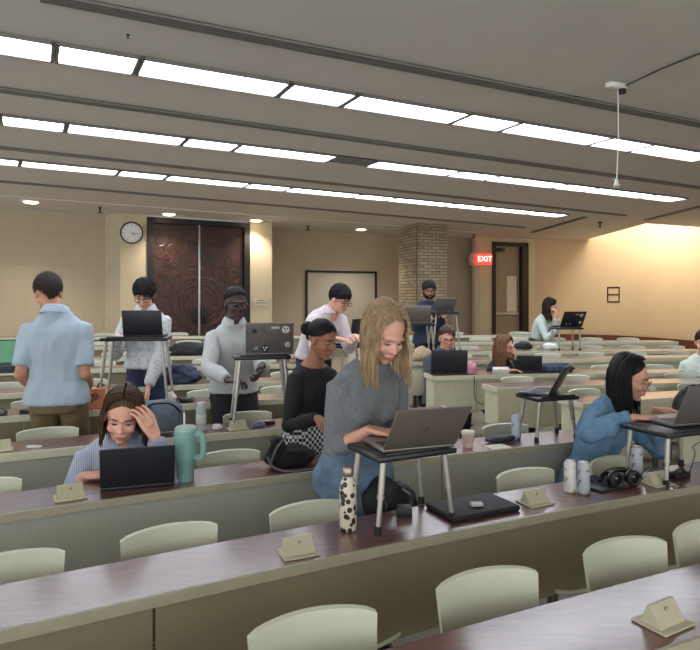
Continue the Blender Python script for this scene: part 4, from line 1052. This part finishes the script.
# --- tumbler desk (row 2)
laptop('open black laptop in front of the person in the striped shirt', deskpt(2,138,.10), rowA(2,-1)-R(10), 108, .31, .19, M_lapd, marks=None)
p = deskpt(2,186,.12); t = thing('tumbler', 'large sea green tumbler with handle and straw beside the black laptop', 'tumbler', p, R(-20))
M_sea = mat('sea_green_coat', (112,152,146), .45, var=.03)
bm = nb(); lathe(bm, [(.033,0),(.036,.005),(.037,.085),(.05,.105),(.052,.12),(.054,.225),(.052,.232),(0,.233)], n=32); link('body', bm, M_sea, t)
bm = nb(); lathe(bm, [(0,.232),(.05,.232),(.05,.243),(.044,.25),(0,.25)], n=30); link('lid', bm, mat('pale_green_lid', (150,176,166), .3), t)
bm = nb(); tube(bm, smooth_path([(.048,0,.215),(.085,0,.215),(.092,0,.17),(.085,0,.118),(.05,0,.112)]), .010, 10, flat=1.5); link('handle', bm, M_sea, t)
bm = nb(); tube(bm, [(-.015,.01,.24),(-.018,.012,.31)], .0045, 8); link('straw', bm, mat('straw_cream', (205,200,180), .4), t)
p = deskpt(2,290,.15); t = thing('handbag', 'furry black shoulder bag lying right of the sea green tumbler', 'bag', p, R(20))
bm = nb(); lump(bm, (0,0,.045), (.125,.065,.06), 9, amp=.2); lump(bm, (-.065,0,.08), (.045,.055,.07), 3, amp=.2); link('body', bm, mat('black_fur', (16,16,18), .9, bmp=.8, bscale=160), t)
bm = nb(); tube(bm, smooth_path([(-.12,-.03,.06),(-.10,-.08,.02),(-.03,-.125,.006),(.08,-.12,.006),(.14,-.07,.008),(.13,-.03,.03)]), .006, 8); link('strap', bm, mat('strap_grey', (92,92,96), .5, .3), t)
bm = nb(); tube(bm, smooth_path([(-.11,-.05,.03),(-.085,-.07,.11),(-.04,-.06,.155)]), .006, 8); link('zip', bm, mat('strap_grey', (92,92,96)), t)
wedge('cream name holder before the person in the striped shirt', 2, 70, .10)
bm = nb(); tube(bm, [(.0+.04*math.cos(k*.6),.02*math.sin(k*.6),.004+.0002*k) for k in range(30)], .0025, 6); o = tag(link('coiled_cable', bm, M_white), 'short white cable coiled on the desk above the name holder at left', 'cable'); p = deskpt(3,34,.09); o.location = p
bm = nb(); box(bm, (0,0,.006), (.05,.02,.012), bev=.004); o = tag(link('white_adapter', bm, M_white), 'small white adapter beside the striped shirt person\'s elbow', 'adapter'); p = deskpt(2,66,.19); o.location = p
# right part of row 2
p = deskpt(2, 547, .16); 
stand('raised stand holding the dark laptop between the two women', p, R(20), .26, .30, .22)
laptop('dark laptop opened wide on the unattended stand at centre right', (p.x+.04,p.y+.0,Z(2)+.262), R(60), 118, .27, .18, M_lapd, marks=None)
p = deskpt(2, 516, .17); can('slim blue and silver can beside the unattended laptop stand', p, mat_pattern('can_blue_silver', (176,184,196), (48,84,140), 'print', 22, .35), .15, .026)
bm = nb(); lump(bm, (0,0,.02), (.10,.045,.022), 5, amp=.12); o = tag(link('pencil_pouch', bm, mat('navy_pouch', (26,32,48), .6)), 'flat navy pouch lying left of the slim blue can', 'pouch'); p = deskpt(2,500,.15); o.location = p; o.rotation_euler = (0,0,.35)
bm = nb(); box(bm, (0,0,.002), (.13,.09,.004), rz(.4)); o = tag(link('paper_sheet', bm, mat('paper_white', (214,210,196), .8), None, False), 'small pale paper card lying in front of the navy pouch', 'paper'); o.location = deskpt(2,497,.06)
p = deskpt(2,468,.12); t = thing('paper_cup', 'pale pink cup with cream lid just right of the silver laptop', 'cup', p)
bm = nb(); lathe(bm, [(.026,0),(.036,.075),(0,.075)], n=26); link('cup', bm, mat('cup_pink', (206,172,160), .6), t); bm = nb(); lathe(bm, [(.038,.073),(.038,.085),(.033,.092),(0,.092)], n=26); link('lid', bm, mat('cup_lid_cream', (206,198,176), .5), t)
# --- row 3
p = deskpt(3, 261, .16)
stand('raised stand with the sticker covered laptop before the man in grey', p, R(14), .455, .36, .26, splay=.045)
laptop('grey laptop covered in round stickers on the stand before the man in grey', (p.x+.065,p.y-.07,Z(3)+.457), R(8), 112, .30, .21, M_lapm, marks='stickers')
p = deskpt(3,201,.13); t = thing('clear_bottle', 'clear plastic bottle standing on the grey man\'s desk', 'bottle', p)
bm = nb(); lathe(bm, [(.028,0),(.031,.01),(.031,.13),(.026,.15),(.022,.155)], n=24); link('body', bm, mat('clear_bottle_plastic', (176,188,188), .15), t); bm = nb(); lathe(bm, [(.024,.153),(.025,.175),(0,.176)], n=20); link('cap', bm, mat('cap_pale', (190,196,196), .3), t)
bm = nb(); lathe(bm, [(.0315,.05),(.0318,.052),(.0318,.1),(.0315,.102)], n=24); link('sleeve_label', bm, mat('bottle_band', (204,206,200), .6), t)
wedge('cream name holder between the clear bottle and the blue mouse', 3, 238, .08)
wedge('cream name holder at the left edge one row behind the striped shirt person', 3, 0, .10)
p = deskpt(3,259,.09); t = thing('computer_mouse', 'small blue mouse lying under the stickered laptop\'s stand', 'mouse', p, .4)
bm = nb(); ball(bm, (0,0,.012), (.042,.027,.024), 16); link('shell', bm, mat('mouse_blue', (96,104,150), .35), t); bm = nb(); box(bm, (.07,.05,.012), (.10,.03,.02), bev=.006); link('cradle', bm, M_black, t)
bm = nb(); lump(bm, (0,0,.018), (.03,.02,.02), 2); o = tag(link('tissue', bm, mat('tissue_white', (214,210,206), .9)), 'crumpled pale tissue beside the clear bottle', 'tissue'); o.location = deskpt(3,217,.11)
p = deskpt(3,160,.17); t = thing('grey_backpack', 'blue grey bag on the desk behind the seated person\'s raised hand', 'bag', p, .3)
bm = nb(); lump(bm, (0,0,.085), (.15,.075,.115), 12, amp=.2); link('body', bm, mat('bag_blue_grey', (92,104,116), .8, bmp=.2), t); bm = nb(); tube(bm, smooth_path([(-.09,-.04,.15),(-.04,-.07,.19),(.06,-.06,.185),(.12,-.05,.13)]), .013, 8, flat=.5); link('strap', bm, M_black, t)
# --- row 4
p = deskpt(4,94,.13); t = thing('orange_box', 'orange box printed with black emblem behind the polo shirt man', 'box', p, rowA(4,-1.8)-.1)
M_or = mat('orange_card', (206,130,96), .7, var=.06)
bm = nb(); box(bm, (0,0,.07), (.15,.09,.14), bev=.003); link('carton', bm, M_or, t, False); bm = nb()
for k, (x, z_) in enumerate(((-.015,.085),(.012,.095),(.0,.06),(.028,.075))): tube(bm, [(x+.012*math.cos(a),-.047,z_+.014*math.sin(a)) for a in [2*math.pi*q/10 for q in range(8)]], .003, 6)
link('emblem', bm, M_black, t); bm = nb(); tube(bm, smooth_path([(.02,0,.14),(.04,.0,.175),(.07,0,.15)]), .006, 6); link('cord', bm, M_black, t)
p = deskpt(4,137,.15)
stand('tall thin-legged stand holding the black laptop before the patterned shirt man', p, R(6), .50, .47, .26, splay=.05)
laptop('open black laptop on the tall stand hiding the patterned shirt man\'s chest', (p.x+.065,p.y-.06,Z(4)+.502), R(4), 104, .285, .19, M_lapd, marks=None)
p = deskpt(4,186,.12); t = thing('charger', 'black charger with loose leads on the desk right of the tall stand', 'charger', p)
bm = nb(); box(bm, (0,0,.015), (.10,.045,.028), bev=.006); link('brick', bm, M_black, t); bm = nb(); tube(bm, [(.07*math.cos(k*.5),.03*math.sin(k*.5),.02+.01*math.sin(k)) for k in range(30)], .004, 6); link('lead', bm, M_black, t)
bm = nb(); lump(bm, (0,0,.03), (.04,.03,.05), 7); o = tag(link('tissue', bm, mat('tissue_white', (214,210,206))), 'crumpled white tissue between the tall stand and the charger', 'tissue'); o.location = deskpt(4,171,.14)
# left edge stand
p = deskpt(4, 2, .15)
stand('raised stand at the left edge beside the polo shirt man', p, R(20), .31, .40, .26, splay=.04)
laptop('laptop with green lit screen at the left edge beside the polo shirt man', (p.x+.02,p.y+.10,Z(4)+.312), R(200), 112, .30, .18, M_lapd, marks=None, screen=mat('green_screen', (70,110,84), .3, emis=(70,110,84), estr=.35))
bm = nb(); box(bm, (0,0,.012), (.09,.04,.024), bev=.006); o = tag(link('adapter', bm, M_black), 'small black adapter by the foot of the left edge stand', 'adapter'); o.location = deskpt(4,27,.09)
bm = nb(); ball(bm, (0,0,.018), (.05,.035,.03), 14); o = tag(link('small_pouch', bm, M_lapm), 'small grey pouch at the very left edge of the orange box desk', 'pouch'); o.location = deskpt(4,0,.08)
# --- row 5 and beyond, left block
M_den = mat('folded_navy_denim', (48,58,80), .85, var=.5, nscale=25, bmp=.3, bscale=60)
bm = nb(); lump(bm, (0,0,.06), (.2,.09,.10), 21, amp=.35); o = tag(link('folded_jacket', bm, M_den), 'crumpled navy jacket on the desk behind the black charger', 'jacket'); o.location = deskpt(5,176,.18)
bm = nb(); lump(bm, (0,0,.06), (.24,.1,.10), 31, amp=.25); o = tag(link('duffel_bag', bm, M_bag), 'dark soft bag on the desk left of the grey knit man\'s shoulder', 'bag'); o.location = deskpt(7,190,.18)
# screen before the pink shirt man
p = deskpt(5,350,.15)
stand('stand under the black screen before the pink shirt man', p, R(35), .31, .36, .25)
laptop('black laptop seen edge-on before the man in the pink shirt', (p.x+.06,p.y-.03,Z(5)+.312), R(62), 100, .30, .24, M_lapd, marks=None)
# --- pillar man: two stands with laptops
p = deskpt(6,417,.15); p2 = deskpt(7,444,.15)
stand('left one of the two white-legged stands near the brick pillar', p, R(8), .42, .36, .26, splay=.04)
laptop('silver laptop on the left one of the two stands near the pillar', (p.x+.0,p.y-.07,Z(6)+.422), R(-4), 108, .29, .19, M_lapg)
stand('right one of the two white-legged stands near the brick pillar', p2, R(8), .50, .34, .26, splay=.05)
laptop('grey laptop on the right one of the two stands near the pillar', (p2.x-.01,p2.y-.05,Z(7)+.502), R(16), 118, .28, .19, M_lapm)
bm = nb(); lump(bm, (0,0,.07), (.09,.06,.09), 41); o = tag(link('snack_bag', bm, mat('snack_bag_cream', (200,178,140), .6)), 'cream paper bag under the left stand near the pillar', 'bag'); p = deskpt(6,422,.12); o.location = p
# --- row 5 right block
laptop('wide black laptop before the seated man with glasses', deskpt(5,449,.12), R(0), 100, .36, .235, M_lapd, marks=None)
laptop('small black laptop before the seated young woman in black', deskpt(5,529,.12), R(-10), 106, .25, .17, M_lapd, marks=None)
bm = nb(); lump(bm, (0,0,.05), (.06,.05,.075), 14, amp=.2); o = tag(link('pink_pouch', bm, mat('pink_cloth', (206,140,158), .8)), 'bright pink pouch beside the wide black laptop', 'pouch'); o.location = deskpt(5,471,.12)
bm = nb(); lump(bm, (0,0,.035), (.22,.07,.06), 16, amp=.3); o = tag(link('folded_jacket', bm, M_den), 'blue patterned jacket spread on the desk right of the small black laptop', 'jacket'); o.location = deskpt(5,553,.14)
bm = nb(); box(bm, (0,0,.03), (.16,.06,.06), rx(.3), bev=.004); o = tag(link('white_paper', bm, mat('paper_white', (214,210,196))), 'pale folded paper before the seated young woman in black', 'paper'); o.location = deskpt(5,501,.08)
q = rowP(5, 1.22, -.003); cable('thin dark lead hanging down the seated man\'s desk front', [q+V((0,.02,.004)),q+V((0,-.006,-.04)),q+V((.0,-.006,-.2)),q+V((.05,-.006,-.27)),q+V((.2,-.006,-.29)),q+V((.42,-.02,-.28))], M_black, .004)
t = deskpt(5,424,0); p = rowP(5, .55, .1); bm = nb(); lump(bm, (0,0,.13), (.13,.11,.17), 18, amp=.2); o = tag(link('floor_bag', bm, M_bag), 'black bag on the aisle floor left of the seated man\'s desk', 'bag'); o.location = (.68,5.62,floor_z(.68,5.62))
bm = nb(); lump(bm, (0,0,.10), (.14,.12,.13), 22, amp=.2); o = tag(link('floor_bag', bm, M_bag), 'dark bag under the seated man\'s desk near its right panel', 'bag'); o.location = (1.42,6.1,floor_z(1.42,6.1))
# --- teal woman's stand
p = deskpt(7,566,.15)
stand('stand before the woman in pale teal at the back right', p, R(5), .30, .36, .28, splay=.0)
laptop('sticker covered dark laptop before the woman in pale teal', (p.x+.06,p.y-.02,Z(7)+.302), R(14), 118, .33, .22, M_lapd, marks='stickers')
bm = nb(); lump(bm, (0,0,.05), (.12,.06,.06), 27); o = tag(link('dark_bag', bm, M_bag), 'dark bag on the desk left of the woman in pale teal', 'bag'); o.location = deskpt(7,523,.16)
bm = nb(); lump(bm, (0,0,.05), (.10,.06,.05), 29); o = tag(link('tissue_pack', bm, M_white), 'white crumpled packet on the desk below the teal woman\'s stand', 'packet'); o.location = deskpt(7,551,.1)
# --- black backpack on the right block desk of row 2
p = deskpt(2,692,.17); t = thing('camera_backpack', 'black backpack with curved strap on the desk above the right laptop', 'bag', p, .1)
bm = nb(); lump(bm, (.05,0,.11), (.15,.10,.15), 33, amp=.2); link('body', bm, M_bag, t)
bm = nb(); tube(bm, smooth_path([(-.03,-.05,.22),(-.10,-.06,.24),(-.155,-.05,.16),(-.15,-.05,.05),(-.12,-.05,.01)]), .022, 10, flat=.4); link('strap', bm, M_bag, t)
bm = nb(); tube(bm, smooth_path([(.0,-.03,.24),(.05,-.05,.285),(.11,-.03,.25)]), .012, 8); link('handle', bm, M_black, t)
# ================================================================ camera, air, light
sc = bpy.context.scene
cd = bpy.data.cameras.new('camera'); cam = bpy.data.objects.new('camera', cd); C.objects.link(cam)
cam.location = (0,0,CZ); cam.rotation_euler = (R(90),0,0); cd.sensor_width = 36; cd.lens = 36*F/700; cd.shift_y = -27/700; cd.clip_start = .05
sc.camera = cam
w = bpy.data.worlds.new('world'); sc.world = w; w.use_nodes = True
bg = w.node_tree.nodes['Background']; bg.inputs[0].default_value = (*srgb(196,200,202),1); bg.inputs[1].default_value = AMB
def spot(p, tgt, en, col, size, ang):
    l = bpy.data.lights.new('spot_lamp','SPOT'); l.energy = en; l.color = col; l.spot_size = R(ang); l.spot_blend = .8; l.shadow_soft_size = size
    o = bpy.data.objects.new('spot_lamp', l); C.objects.link(o); o.location = p; d = V(tgt)-V(p); o.rotation_euler = d.to_track_quat('-Z','Y').to_euler()
for px, py in ((31,200),(169,212.5),(256,219),(361,228),(524,239)):
    p = ceil_pt(px,py); spot((p.x,p.y,ZC-.09), (p.x,p.y,0), 42, (1,.88,.72), .1, 120)
def area(p, tgt, en, col, sx, sy):
    l = bpy.data.lights.new('cove_lamp','AREA'); l.shape = 'RECTANGLE'; l.size = sx; l.size_y = sy; l.energy = en; l.color = col
    o = bpy.data.objects.new('cove_lamp', l); C.objects.link(o); o.location = p; d = V(tgt)-V(p); o.rotation_euler = d.to_track_quat('-Z','Y').to_euler()
area((6.9,14.6,4.4), (7.5,15.5,1.2), 90, (1,.86,.64), 1.2, 2.4)
sc.view_settings.view_transform = 'Standard'; sc.view_settings.look = 'None'; sc.view_settings.gamma = 1; sc.view_settings.exposure = EXPO
